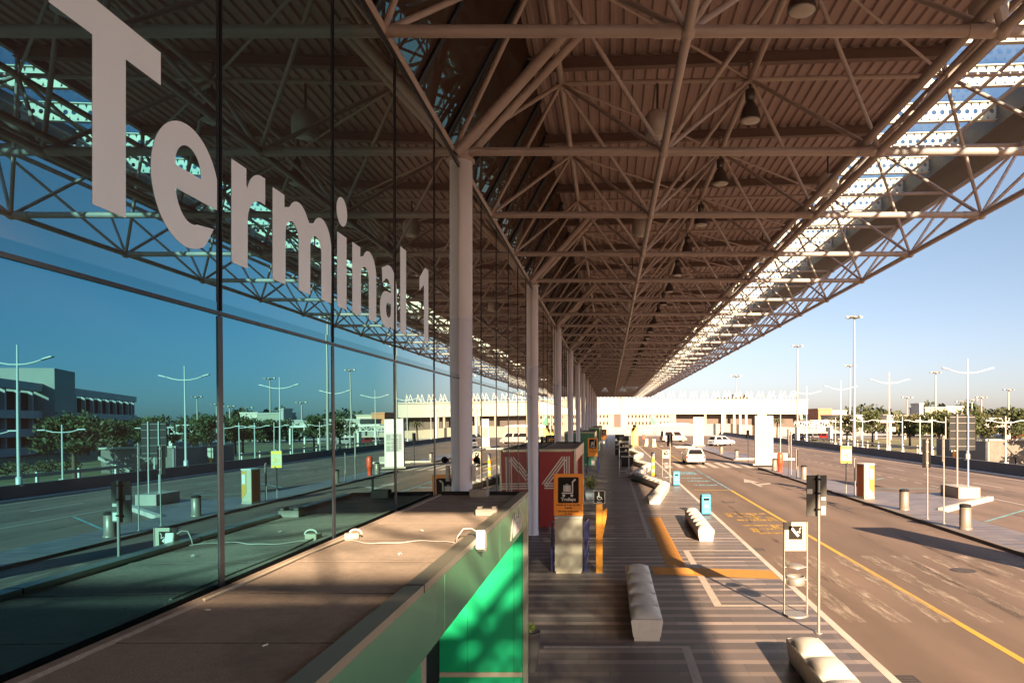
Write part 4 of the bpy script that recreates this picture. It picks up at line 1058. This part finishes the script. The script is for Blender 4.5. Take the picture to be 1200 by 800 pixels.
for (x, y), l in (((35.8, 82.8), 'short white lamp with two arms left of the big grey board'), ((35.6, 101), 'short white lamp with two arms, far left of its row'), ((36.2, 54.5), 'short white two armed lamp near the wall, at the right edge of the picture')): dup(a1, (x, y, -.18), 0, l)
a2 = lamp1((35.2, 75.2, -.18), 'short white one armed lamp just left of the big grey board')
for (x, y), l in (((34.8, 77.5), 'short white one armed lamp behind the black sign panels'), ((35.2, 86.3), 'short white one armed lamp before the round trees'), ((35.8, 92.6), 'short white one armed lamp right of the tall mast'), ((36, 48), 'short white one armed lamp mirrored beside the car park'), ((36, 40.5), 'short white one armed lamp mirrored before the car park tower'), ((36.2, 115), 'short one armed lamp before the white truss bridge')): dup(a2, (x, y, -.18), 0, l)
def mast(px, py_top, Y, label, zb=-.2):
    x = (px-714)*Y/F; h = CZ+(491-py_top)*Y/F-zb
    t = thing('light_mast', label, 'light mast', (x, Y, zb), 0, 'tall floodlight masts on the horizon')
    r = max(.16, .0011*Y)
    b = MB(); b.tube((0, 0, 0), (0, 0, h), r*1.5, 10, r*.8); b.build('pole', galv, t)
    b = MB(); b.lathe([(r*5, 0), (r*5, r*.8), (r*2, r*1.4)], (0, 0, h-r), n=14); b.build('lamp_ring', galv, t)
    b = MB()
    for k in range(6):
        b.obox((r*5.5*math.cos(k*1.05), r*5.5*math.sin(k*1.05), h-r*.4), (r*3, r*3, r*1.4), k*1.05)
    b.build('floodlights', galv, t)
for a in ((1001, 371, 101, 'tallest floodlight mast right of the canopy'), (934.5, 405, 150, 'second tallest floodlight mast right of the canopy'), (996, 428, 230, 'slim far mast just left of the tallest mast'),
          (862.5, 440, 290, 'pale far mast standing over the long white building'), (1096.5, 436, 260, 'slim far mast between the two nearest street lamps'), (1063, 465, 330, 'small mast over the far trees, near the second street lamp'),
          (1150, 465, 190, 'short far mast right of the nearest street lamp'), (1182, 456, 300, 'far slim mast at the right edge of the picture'), (1126, 470, 330, 'tiny far mast behind the nearest street lamp'), (1139, 468, 210, 'short far mast with lamp ring behind the big board')): mast(*a)

# ------------------------------------------------------------------ trees
def crown_mesh(name, seed, n, lobes, size, r=(1, 1, 1)):
    rnd = random.Random(seed); b = MB()
    L_ = []
    for i in range(lobes):
        a = rnd.uniform(0, 6.28); d = rnd.uniform(.15, .72); L_.append((Vector((math.cos(a)*d*r[0], math.sin(a)*d*r[1], rnd.uniform(-.45, .6)*r[2])), rnd.uniform(.26, .48)))
    for i in range(n):
        c, rad = L_[rnd.randrange(lobes)]
        v = Vector((rnd.gauss(0, 1), rnd.gauss(0, 1), rnd.gauss(0, 1))).normalized()*rad*(rnd.random()**.35)*rnd.uniform(.8, 1.12)
        p = c+Vector((v.x*r[0], v.y*r[1], v.z*r[2]))
        a = Vector((rnd.gauss(0, 1), rnd.gauss(0, 1), rnd.gauss(0, 1))).normalized(); d = a.orthogonal().normalized(); e = a.cross(d); s = size*rnd.uniform(.5, 1.4)
        b.add([p-d*s, p+e*s*.6, p+d*s, p-e*s*.6], [(0, 1, 2, 3)])
    return b
def tree_proto(kind, seed, h, rx, n, size, m, label, group):
    t = thing(kind, label, 'tree', (0, 0, 0), 0, group)
    b = MB(); b.tube((0, 0, 0), (.05, 0, h*.38), .035*h, 8, .022*h)
    rnd = random.Random(seed)
    for k in range(5):
        a = k*1.26+rnd.random(); b.tube((.05, 0, h*.34), (math.cos(a)*rx*.55, math.sin(a)*rx*.55, h*rnd.uniform(.55, .75)), .016*h, 6, .006*h)
    b.build('trunk', bark, t)
    c = crown_mesh('crown', seed, n, 11, size, (rx, rx, h*.36)); c.v = [(x, y, z+h*.64) for x, y, z in c.v]; c.build('crown', m, t)
    return t
G1 = 'round trees on the lawn beyond the barrier'
T = [tree_proto('round_tree', 21, 5.6, 3.0, 2200, .17, leaf, 'round green tree at the left end of the lawn trees', G1),
     tree_proto('round_tree', 22, 5.2, 2.7, 2000, .17, leaf2, 'olive round tree behind the second street lamp', G1)]
T[0].location = (41, 112, -.2); T[1].location = (43.5, 104, -.2); T[1].rotation_euler = (0, 0, 1)
sp = [(45.5, 99, 0, 'dark round tree between the first lawn lamps'), (47.5, 101, 1, 'olive round tree deeper behind the lawn lamps'), (46.5, 93, 0, 'dense round tree left of the black sign panels'), (50.5, 96, 1, 'olive round tree right behind the black sign panels'),
      (50.0, 88, 0, 'round green tree left of the big grey board'), (58, 97, 0, 'round tree hidden partly by the big grey board'), (63, 100, 1, 'olive tree just right of the big grey board'), (70, 106, 1, 'olive tree behind the white sign gantry'), (76, 112, 0, 'green tree right of the white sign gantry'),
      (45.5, 72, 1, 'wide olive tree mirrored at the right end of the car park'), (39.8, 60.5, 0, 'green tree throwing its shadow on the pale plaster wall'), (40, 121, 1, 'small olive tree by the white truss bridge'), (84, 118, 1, 'olive tree near the right edge behind the wall')]
for x, y, k, l in sp: dup(T[k], (x, y, -.2), x*1.7, l)
for i, (x, y) in enumerate(((57, 97), (66, 98), (72, 98), (80, 101))): pass
b = MB()
for k in range(14):
    s_ = shrub_mb(260, (1.3, .9, .75), 40+k, .13); b.add([(x+46+.3*math.sin(k*2.1), y+44+k*1.9, z+.6) for x, y, z in s_.v], s_.f)
tag(b.build('hedge', MATS['leaves_shrub']), 'long uneven dark green hedge mirrored below the car park', 'hedge')
pt = thing('palm_tree', 'small palm with drooping crown behind the white totem', 'palm', (35.0, 150, -.2))
b = MB(); b.tube((0, 0, 0), (.1, 0, 3.6), .22, 8, .16); b.build('trunk', bark, pt)
b = MB()
for k in range(26):
    a = k*2.4; el_ = .9-.06*k
    p = Vector((.1, 0, 3.6)); q = p+Vector((math.cos(a)*1.0, math.sin(a)*1.0, .4+el_*.6)); r_ = q+Vector((math.cos(a)*.9, math.sin(a)*.9, -.7)); n_ = Vector((-math.sin(a), math.cos(a), 0))*.16
    b.add([p-n_*.4, p+n_*.4, q+n_, q-n_, r_+n_*.3, r_-n_*.3], [(0, 1, 2, 3), (3, 2, 4, 5)])
b.build('crown', leaf2, pt)
# distant woodland, one mass along the horizon
rnd = random.Random(5); b = MB()
for k in range(150):
    x = rnd.uniform(40, 520); y = rnd.uniform(290, 430); h = rnd.uniform(7, 12.5)+1.5*math.sin(x*.05); r = rnd.uniform(4, 8)
    for i in range(110):
        v = Vector((rnd.gauss(0, 1), rnd.gauss(0, 1), rnd.gauss(0, 1))).normalized()*(rnd.random()**.4)
        p = Vector((x+v.x*r, y+v.y*r, h*.5+v.z*h*.5)); a = Vector((rnd.gauss(0, 1), rnd.gauss(0, 1), rnd.gauss(0, 1))).normalized(); d = a.orthogonal().normalized(); e = a.cross(d); s = rnd.uniform(.6, 1.6)
        b.add([p-d*s, p+e*s*.7, p+d*s, p-e*s*.7], [(0, 1, 2, 3)])
o = tag(b.build('woodland', leaf_far), 'dark green belt of far trees along the horizon', 'woodland', kind='stuff')
rnd = random.Random(6); b = MB()
for k in range(110):
    x = rnd.uniform(62, 330); y = rnd.uniform(150, 285); h = rnd.uniform(2.5, 5.2); r = rnd.uniform(2.0, 4.5)
    if x < 62+(y-150)*.35: continue
    for i in range(120):
        v = Vector((rnd.gauss(0, 1), rnd.gauss(0, 1), rnd.gauss(0, 1))).normalized()*(rnd.random()**.4)
        p = Vector((x+v.x*r, y+v.y*r, h*.5+v.z*h*.55)); a = Vector((rnd.gauss(0, 1), rnd.gauss(0, 1), rnd.gauss(0, 1))).normalized(); d = a.orthogonal().normalized(); e = a.cross(d); s = rnd.uniform(.3, .75)
        b.add([p-d*s, p+e*s*.7, p+d*s, p-e*s*.7], [(0, 1, 2, 3)])
tag(b.build('scrubland', leaf2), 'olive scrub and low trees between the road and the far woods', 'scrub', kind='stuff')

# ------------------------------------------------------------------ the long white building across the end
FY = 228.0; px2 = FY/F
wb = thing('airport_building', 'long white airport building with a row of roof masts across the far end', 'building', (10, FY, -.1))
wmat = mat('building_white', (.37, .345, .30), .7, 0, .04, .3, stain=.08); wcr = mat('building_cream', (.29, .255, .20), .75, 0, .05, .3)
zt, zm = CZ+23*px2, CZ+6*px2
b = MB(); b.box(-60, 63, FY, FY+40, zm, zt); b.build('upper_wall', wmat, wb, world=True)
b = MB(); b.box(-60, 20.5, FY+.3, FY+38, -.1, zm-.01); b.build('lower_wall', wcr, wb, world=True)
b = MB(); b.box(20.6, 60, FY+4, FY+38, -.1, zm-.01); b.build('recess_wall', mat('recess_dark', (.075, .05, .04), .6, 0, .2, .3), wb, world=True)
b = MB(); b.box(22, 60, FY+.4, FY+3.9, -.1, 1.2); b.build('terrace_wall', wcr, wb, world=True)
for x in (20.8, 30.5, 36.7, 39.7, 47.5, 49.6, 61.5):
    b = MB(); b.prism([(x-.45, -.1), (x+.45, -.1), (x+.35, zm), (x-.35, zm)] if x < 60 else [(x-.3, -.1), (x+.6, -.1), (x-.2, zm), (x-1.1, zm)], FY+.2, FY+.9, 'y'); b.build('pillar', wcr, wb, world=True)
for j, z in enumerate((CZ+3.3*px2, CZ-4.6*px2)):
    for k in range(48):
        x = -34.5+k*1.13
        if -.5 < x < 4.4: continue
        b = MB(); b.box(x-.27, x+.27, FY+.24, FY+.31, z-.45, z+.45); b.build('window', mat('window_grey', (.05, .04, .035), .3, 0, .15), wb, world=True)
b = MB(); b.box(1.5, 3.6, FY+.2, FY+.31, CZ-11*px2, CZ+8.5*px2); b.build('tall_opening', MATS['recess_dark'], wb, world=True)
b = MB(); b.box(-60, 63, FY-.4, FY+.0, zt-.25, zt+.12); b.build('roof_edge', wmat, wb, world=True)
for k in range(19):
    x = (692+13.35*k-714)*px2; b = MB(); 
    for o_ in (0, 1.25):
        b.tube((x+o_-.7, FY+6, zt), (x+o_+.35, FY+6, zt+2.9), .14, 6); b.tube((x+o_+.9, FY+6, zt), (x+o_+.35, FY+6, zt+2.9), .11, 6)
    b.tube((x-.3, FY+6, zt+1.2), (x+2, FY+6, zt+1.2), .08, 6)
    b.build('roof_mast', mat('mast_pale', (.55, .53, .50), .5, .2), wb, world=True)
b = MB()
for k in range(7): b.box(38+k*1.3, 38.9+k*1.3, FY+8, FY+10, zt, zt+.9+.5*(k % 3))
b.build('roof_plant', mat('plant_brown', (.22, .17, .13), .7), wb, world=True)
t = thing('concrete_tower', 'slim pale round pillar in front of the white building near the road end', 'pillar', (3.95, 205, -.1))
b = MB(); b.lathe([(.8, 0), (.8, 10)], n=20); b.build('shaft', mat('pillar_grey', (.5, .49, .5), .6), t); b = MB(); b.lathe([(1.0, 10), (1.0, 10.4)], n=20); b.build('cap', wcr, t)
# overhead truss signs before the white building
def truss(x0, x1, y, z0, z1, label, n=4, legs=(), d=1.2, m=white, group=None):
    t = thing('truss_gantry', label, 'gantry', ((x0+x1)/2, y, -.1), 0, group)
    b = MB()
    for yy in (y, y+d):
        for z in (z0, z1): b.tube((x0, yy, z), (x1, yy, z), .09, 6)
        for k in range(n+1): b.tube((x0+(x1-x0)*k/n, yy, z0), (x0+(x1-x0)*k/n, yy, z1), .06, 6)
        for k in range(n): b.tube((x0+(x1-x0)*k/n, yy, z0 if k % 2 else z1), (x0+(x1-x0)*(k+1)/n, yy, z1 if k % 2 else z0), .06, 6)
    for k in range(n+1):
        for z in (z0, z1): b.tube((x0+(x1-x0)*k/n, y, z), (x0+(x1-x0)*k/n, y+d, z), .05, 6)
    b.build('truss', m, t, world=True)
    for x in legs:
        q = MB(); q.box(x-.22, x+.22, y+.2, y+d-.2, -.1, z0); q.build('leg', m, t, world=True)
    return t
k_ = 180/F
for i, (a, c) in enumerate(((838, 856), (861, 880), (885, 903))):
    x0, x1 = (a-714)*k_, (c-714)*k_
    t = truss(x0, x1, 180, CZ+7*k_, CZ+15*k_, '%s white lattice gantry hung before the long white building' % ['left', 'middle', 'right'][i], 4, ((x0+x1)/2,) if i != 1 else ((x0+x1)/2-.6, (x0+x1)/2+.9))
    q = MB(); q.box(x0+.2, x1-.2, 179.6, 179.75, CZ+17*k_, CZ+17.8*k_); q.build('sign_strip', galv, t, world=True)
truss((934-714)*130/F, (976-714)*130/F, 130, CZ-9*130/F, CZ-3.2*130/F, 'white truss footbridge beyond the barrier, left of the tallest mast', 7, ((936-714)*130/F, (975-714)*130/F), 2.0)
truss(33.6*1.45, 36.6*1.45, 95, 3.0, 4.1, 'white lattice sign gantry over the side road at the right', 4, (33.7*1.45, 36.5*1.45), 1.2)
# ramps and walls near the end of the road
t = tag(MB().prism([(12, -.2), (54, -.2), (54, 1.6), (44, 2.0), (30, 2.9), (12, 2.2)], 185, 186, 'y').build('ramp_wall', wcr), 'long cream ramp wall in front of the white building', 'wall')
t = tag(MB().prism([(-8, -.2), (12, -.2), (12, 1.6), (-8, 1.9)], 199, 200, 'y').build('ramp_wall', wcr), 'low cream wall straight ahead at the end of the pavement', 'wall')
t = thing('white_canopy', 'long low white roof on posts beyond the lawn trees', 'canopy', (60, 150, -.2))
b = MB(); b.box(42, 62, 148, 156, 3.3, 3.75); b.build('roof', white, t, world=True)
for k in range(7):
    b = MB(); b.box(43+3*k, 43.3+3*k, 148.4, 148.8, -.2, 3.3); b.build('post', white, t, world=True)
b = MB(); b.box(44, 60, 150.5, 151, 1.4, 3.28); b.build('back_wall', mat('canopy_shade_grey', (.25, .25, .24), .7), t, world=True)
for i in range(5):
    x = 42.5+1.25*i
    c_ = car('distant_car', 'tiny parked car in the row left of the white footbridge, %s from the left' % ORD[i], (36.5+2.4*i, 140+.4*i, -.19), R(15+20*i), [mat('car_dark', (.05, .05, .06), .3, .2), mat('car_silver', (.2, .2, .2), .3, .3), mat('car_red', (.2, .02, .02), .3)][i % 3], 4, 1.7, 1.45); c_['group'] = 'parked cars near the footbridge'
# retaining wall with containers on the right
rw = thing('retaining_wall', 'pale plaster wall with cornice and ramp slab at the right edge', 'wall', (38.0, 66.5, -.2))
b = MB(); b.box(35.0, 41.5, 66, 66.4, -.2, 2.0); b.build('wall_face', mat('wall_pale_plaster', (.16, .14, .12), .85, 0, .15, .8, stain=.5, stain_scale=.9), rw, world=True)
b = MB(); b.box(34.6, 34.98, 66, 76, -.2, 1.96); b.build('side_wall', mat('wall_side_grey', (.20, .19, .18), .85, 0, .15), rw, world=True)
b = MB(); b.box(34.5, 41.6, 65.85, 66.5, 2.002, 2.18); b.build('cornice', concw, rw, world=True)
b = MB(); b.prism([(38.6, -.2), (41.4, 1.1), (41.4, 1.4), (38.6, .1)], 65.5, 65.98, 'y'); b.build('stair_slab', concw, rw, world=True)
for (x, m_, l) in ((64.5, redp, 'red container on the depot yard by the white gantry'), (67.4, mat('container_green', (.02, .16, .08), .6), 'green container next to the red one on the depot yard')):
    t = thing('container', l, 'container', (x*.92, 104, -.2)); b = MB(); b.box(-1.2, 1.2, -1, 1, .9, 2.4); b.build('body', m_, t, bevel=.03)
    b = MB()
    for k in range(9): b.box(-1.15+k*.27, -1.05+k*.27, -1.03, -1.001, .95, 2.35)
    b.build('ribs', m_, t); b = MB(); b.box(-1.3, 1.3, -1.1, 1.1, -.0, .895); b.build('base_frame', conc, t)
t = tag(MB().box(57.5, 66, 101.5, 101.8, -.2, 1.6).build('yard_fence', mat('fence_grey', (.22, .21, .2), .8)), 'grey yard fence below the red and green containers', 'fence')
t = thing('roadside_sign', 'small cream sign on an orange post before the pale wall', 'sign', (33.6, 70, -.18))
b = MB(); b.tube((0, 0, 0), (0, 0, 1.0), .16, 8); b.build('post', orange, t); b = MB(); b.box(-.28, .28, -.04, .04, 1.0, 2.0); b.build('plate', cream, t)

# far low buildings
def block(name, label, px0, px1, pt, Y, m, depth=14, wins=None, roof=None, zb=-.2):
    k = Y/F; x0, x1 = (px0-714)*k, (px1-714)*k; z1 = CZ+(491-pt)*k
    t = thing(name, label, 'building', ((x0+x1)/2, Y, zb))
    b = MB(); b.box(x0, x1, Y, Y+depth, zb, z1); b.build('walls', m, t, world=True)
    b = MB(); b.box(x0-.2, x1+.2, Y-.2, Y+depth+.2, z1+.002, z1+.5); b.build('roof', roof or m, t, world=True)
    if wins:
        nx, rows = wins
        for z in rows:
            for i in range(nx):
                cx = x0+(x1-x0)*(i+.5)/nx; q = MB(); q.box(cx-.3*(x1-x0)/nx, cx+.3*(x1-x0)/nx, Y-.06, Y-.002, z-.9, z+.9); q.build('window', mat('window_blue', (.05, .07, .12), .2, 0, .1), t, world=True)
    return t
brick = mat('brick_orange', (.46, .20, .10), .8, 0, .1); pinkish = mat('plaster_pinkish', (.56, .44, .36), .8, 0, .08); greyb = mat('slab_grey', (.33, .32, .31), .8, 0, .1)
block('orange_building', 'small orange brick building on the horizon beside the white building', 959, 974, 480, 250, brick)
block('far_house', 'low pinkish building right of the orange brick one', 974.5, 992, 482, 255, pinkish, roof=concw)
block('office_building', 'pale long office block with dark blue windows on the horizon', 1084, 1109, 478.5, 235, wcr, 12, (9, (4.6,)), concw)
block('far_house', 'pinkish block at the right end of the pale office', 1109.5, 1129, 477.5, 236, pinkish, 12, (2, (5.2,)))
block('low_shed', 'white stepped shed with grey roof before the office block', 1040, 1076, 488, 205, wmat, 14, None, greyb)
block('low_shed', 'white shed wall left of the office block', 1083, 1098, 488.5, 190, wmat, 10)
block('stair_tower', 'dark grey slim tower left of the pale office block', 1077.5, 1082, 474, 215, greyb, 6)
block('warehouse', 'long flat grey roofed warehouse beyond the footbridge', 985, 1038, 487.5, 215, wmat, 20, None, greyb)
block('warehouse', 'low white warehouse right of the long white building', 950, 984, 494, 195, wcr, 16, (8, (1.6,)), wmat)

# multi storey car park, seen only in the mirror glass
A = Vector((66, 62, 0)); Bv = Vector((110, 175, 0)); d = (Bv-A); Lg = d.length; rz = math.atan2(d.y, d.x)
cp = thing('car_park', 'grey multi storey car park with stair tower, mirrored at the left of the glass', 'building', (A.x, A.y, -.2), rz)
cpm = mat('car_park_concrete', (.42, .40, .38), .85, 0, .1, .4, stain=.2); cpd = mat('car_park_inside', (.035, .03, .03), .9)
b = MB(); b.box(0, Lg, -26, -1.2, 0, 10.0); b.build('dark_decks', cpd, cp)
for k in range(4):
    z0 = .2+k*2.85+(0 if k < 3 else .0)
    b = MB(); b.box(0, Lg, -1.0, .0, z0+1.55 if k == 3 else z0, (z0+1.2) if k < 3 else 11.6); b.build('parapet', cpm, cp)
for k in range(24):
    b = MB(); b.box(k*Lg/23.-.25 if k else 0, k*Lg/23.+.25, -1.1, -.5, 0, 10.3); b.build('pillar', cpm, cp)
b = MB(); b.box(Lg*.50, Lg*.585, -9, 1.6, 0, 14.2); b.build('stair_tower', mat('tower_concrete', (.30, .28, .25), .85, 0, .1, .5), cp)
b = MB(); b.box(Lg*.7, Lg*.88, -16, -6, 11.3, 12.6); b.build('roof_hut', wcr, cp)
for k in range(12):
    q = MB(); q.tube((k*9+3, -8, 11), (k*9+3, -8, 13.2), .06, 6); q.box(k*9+2.5, k*9+3.5, -8.3, -7.7, 13.2, 13.35); q.build('roof_lamp', galv, cp)

# parked jet glimpsed before the white building
pl = thing('parked_jet', 'small white jet with a green and red tail before the long white building', 'aeroplane', (19.0, 214, -.1), R(-80))
b = MB(); b.lathe([(.05, -7), (.5, -5.5), (.95, -3), (1.0, 3), (.85, 5), (.4, 6.6), (.05, 7)], n=16); b.v = [(x, z, y+2.0) for x, y, z in b.v]; b.build('fuselage', white, pl)
b = MB(); b.prism([(-6.6, 2.6), (-4.0, 2.8), (-6.0, 5.6), (-7.2, 5.6)], -.12, .12, 'x'); b.build('tail_fin', mat('tail_green', (.02, .20, .09), .4), pl)
b = MB(); b.prism([(-5.0, 2.86), (-4.5, 2.82), (-6.3, 5.3), (-6.6, 5.3)], -.14, .14, 'x'); b.build('tail_stripe', white, pl)
b = MB(); b.prism([(-7.0, 4.9), (-6.6, 4.9), (-6.7, 5.5), (-7.1, 5.5)], -.145, .145, 'x'); b.build('tail_patch', red, pl)
b = MB(); b.prism([(-9, -1.6), (-9, -.6), (0, 1.6), (9, -.6), (9, -1.6), (0, -.8)], 1.4, 1.6, 'z'); b.build('wing', white, pl)
for s in (-1, 1):
    q = MB(); q.lathe([(.3, -1), (.5, -.8), (.5, .8), (.4, 1)], n=14); q.v = [(x+s*2.8, z, y+1.0) for x, y, z in q.v]; q.build('engine', galv, pl)
b = MB(); b.tube((0, 4.5, 0), (0, 4.5, 1.2), .15); b.tube((-1.2, -.6, 0), (-1.2, -.6, 1.3), .2); b.tube((1.2, -.6, 0), (1.2, -.6, 1.3), .2); b.build('landing_gear', darkm, pl)
# traffic barriers and small signs at the far end
for i, (x, y, c_, l) in enumerate(((7.2, 150, redp, 'red work barrier block on the far road'), (5.6, 128, cream, 'left cream barrier block at the far crossing'), (6.6, 126, cream, 'right cream barrier block at the far crossing'))):
    t = thing('barrier_block', l, 'barrier', (x, y-20 if i else y, -.096)); b = MB(); b.prism([(-.35, 0), (.35, 0), (.2, 1.0), (-.2, 1.0)], -.5, .5, 'y'); b.build('block', c_, t, bevel=.04); b = MB(); b.box(-.22, .22, -.3, .3, 1.0, 1.15); b.build('cap', white, t)
# ------------------------------------------------------------------ light, camera
KX, KY = .82, 2.70                     # a metre of height throws its shadow this far
az = math.atan2(KX, -KY)               # towards the sun, clockwise from +Y
el = math.atan(1/math.hypot(KX, KY))
w = bpy.data.worlds.new('World'); SC.world = w; w.use_nodes = True
N = w.node_tree.nodes; L_ = w.node_tree.links
sk = N.new('ShaderNodeTexSky'); sk.sky_type = 'NISHITA'; sk.sun_disc = False
sk.sun_elevation = el; sk.sun_rotation = az; sk.altitude = 0; sk.air_density = .65; sk.dust_density = .8; sk.ozone_density = 1.5
tc = N.new('ShaderNodeTexCoord'); sz = N.new('ShaderNodeSeparateXYZ'); L_.new(tc.outputs['Generated'], sz.inputs[0])
rp = N.new('ShaderNodeValToRGB'); E = rp.color_ramp.elements
E[0].position = 0; E[0].color = (.53, .42, .415, 1); E[1].position = .6; E[1].color = (1.6, 1.36, 1.2, 1)
k_ = E.new(.10); k_.color = (.69, .56, .50, 1); k_ = E.new(.25); k_.color = (.80, .68, .565, 1)
L_.new(sz.outputs[2], rp.inputs[0])
mu = N.new('ShaderNodeMixRGB'); mu.blend_type = 'MULTIPLY'; mu.inputs[0].default_value = 1
L_.new(sk.outputs[0], mu.inputs[1]); L_.new(rp.outputs[0], mu.inputs[2]); L_.new(mu.outputs[0], N['Background'].inputs['Color']); N['Background'].inputs['Strength'].default_value = .07
sun = bpy.data.lights.new('sun', 'SUN'); sun.energy = 5; sun.angle = R(.53); sun.color = (1.0, .72, .47)
so = bpy.data.objects.new('sun', sun); COL.objects.link(so); so.location = (20, -60, 40)
d = Vector((-KX, KY, -1)).normalized(); so.rotation_euler = d.to_track_quat('-Z', 'Y').to_euler()
cd = bpy.data.cameras.new('camera'); cam = bpy.data.objects.new('camera', cd); COL.objects.link(cam)
cam.location = (0, 0, CZ); cam.rotation_euler = (R(90), 0, 0)
cd.sensor_fit = 'HORIZONTAL'; cd.sensor_width = 36; cd.lens = 36*F/1200
cd.shift_x = -(714-600)/1200; cd.shift_y = (491-400)/1200
cd.clip_start = .05; cd.clip_end = 6000
SC.camera = cam
SC.view_settings.view_transform = 'Standard'; SC.view_settings.look = 'None'; SC.view_settings.gamma = 1
SC.view_settings.exposure = 2.15
SC.cycles.max_bounces = 8; SC.cycles.glossy_bounces = 4; SC.cycles.transparent_max_bounces = 12; SC.cycles.diffuse_bounces = 4
SC.cycles.sample_clamp_indirect = 6; SC.cycles.caustics_reflective = False
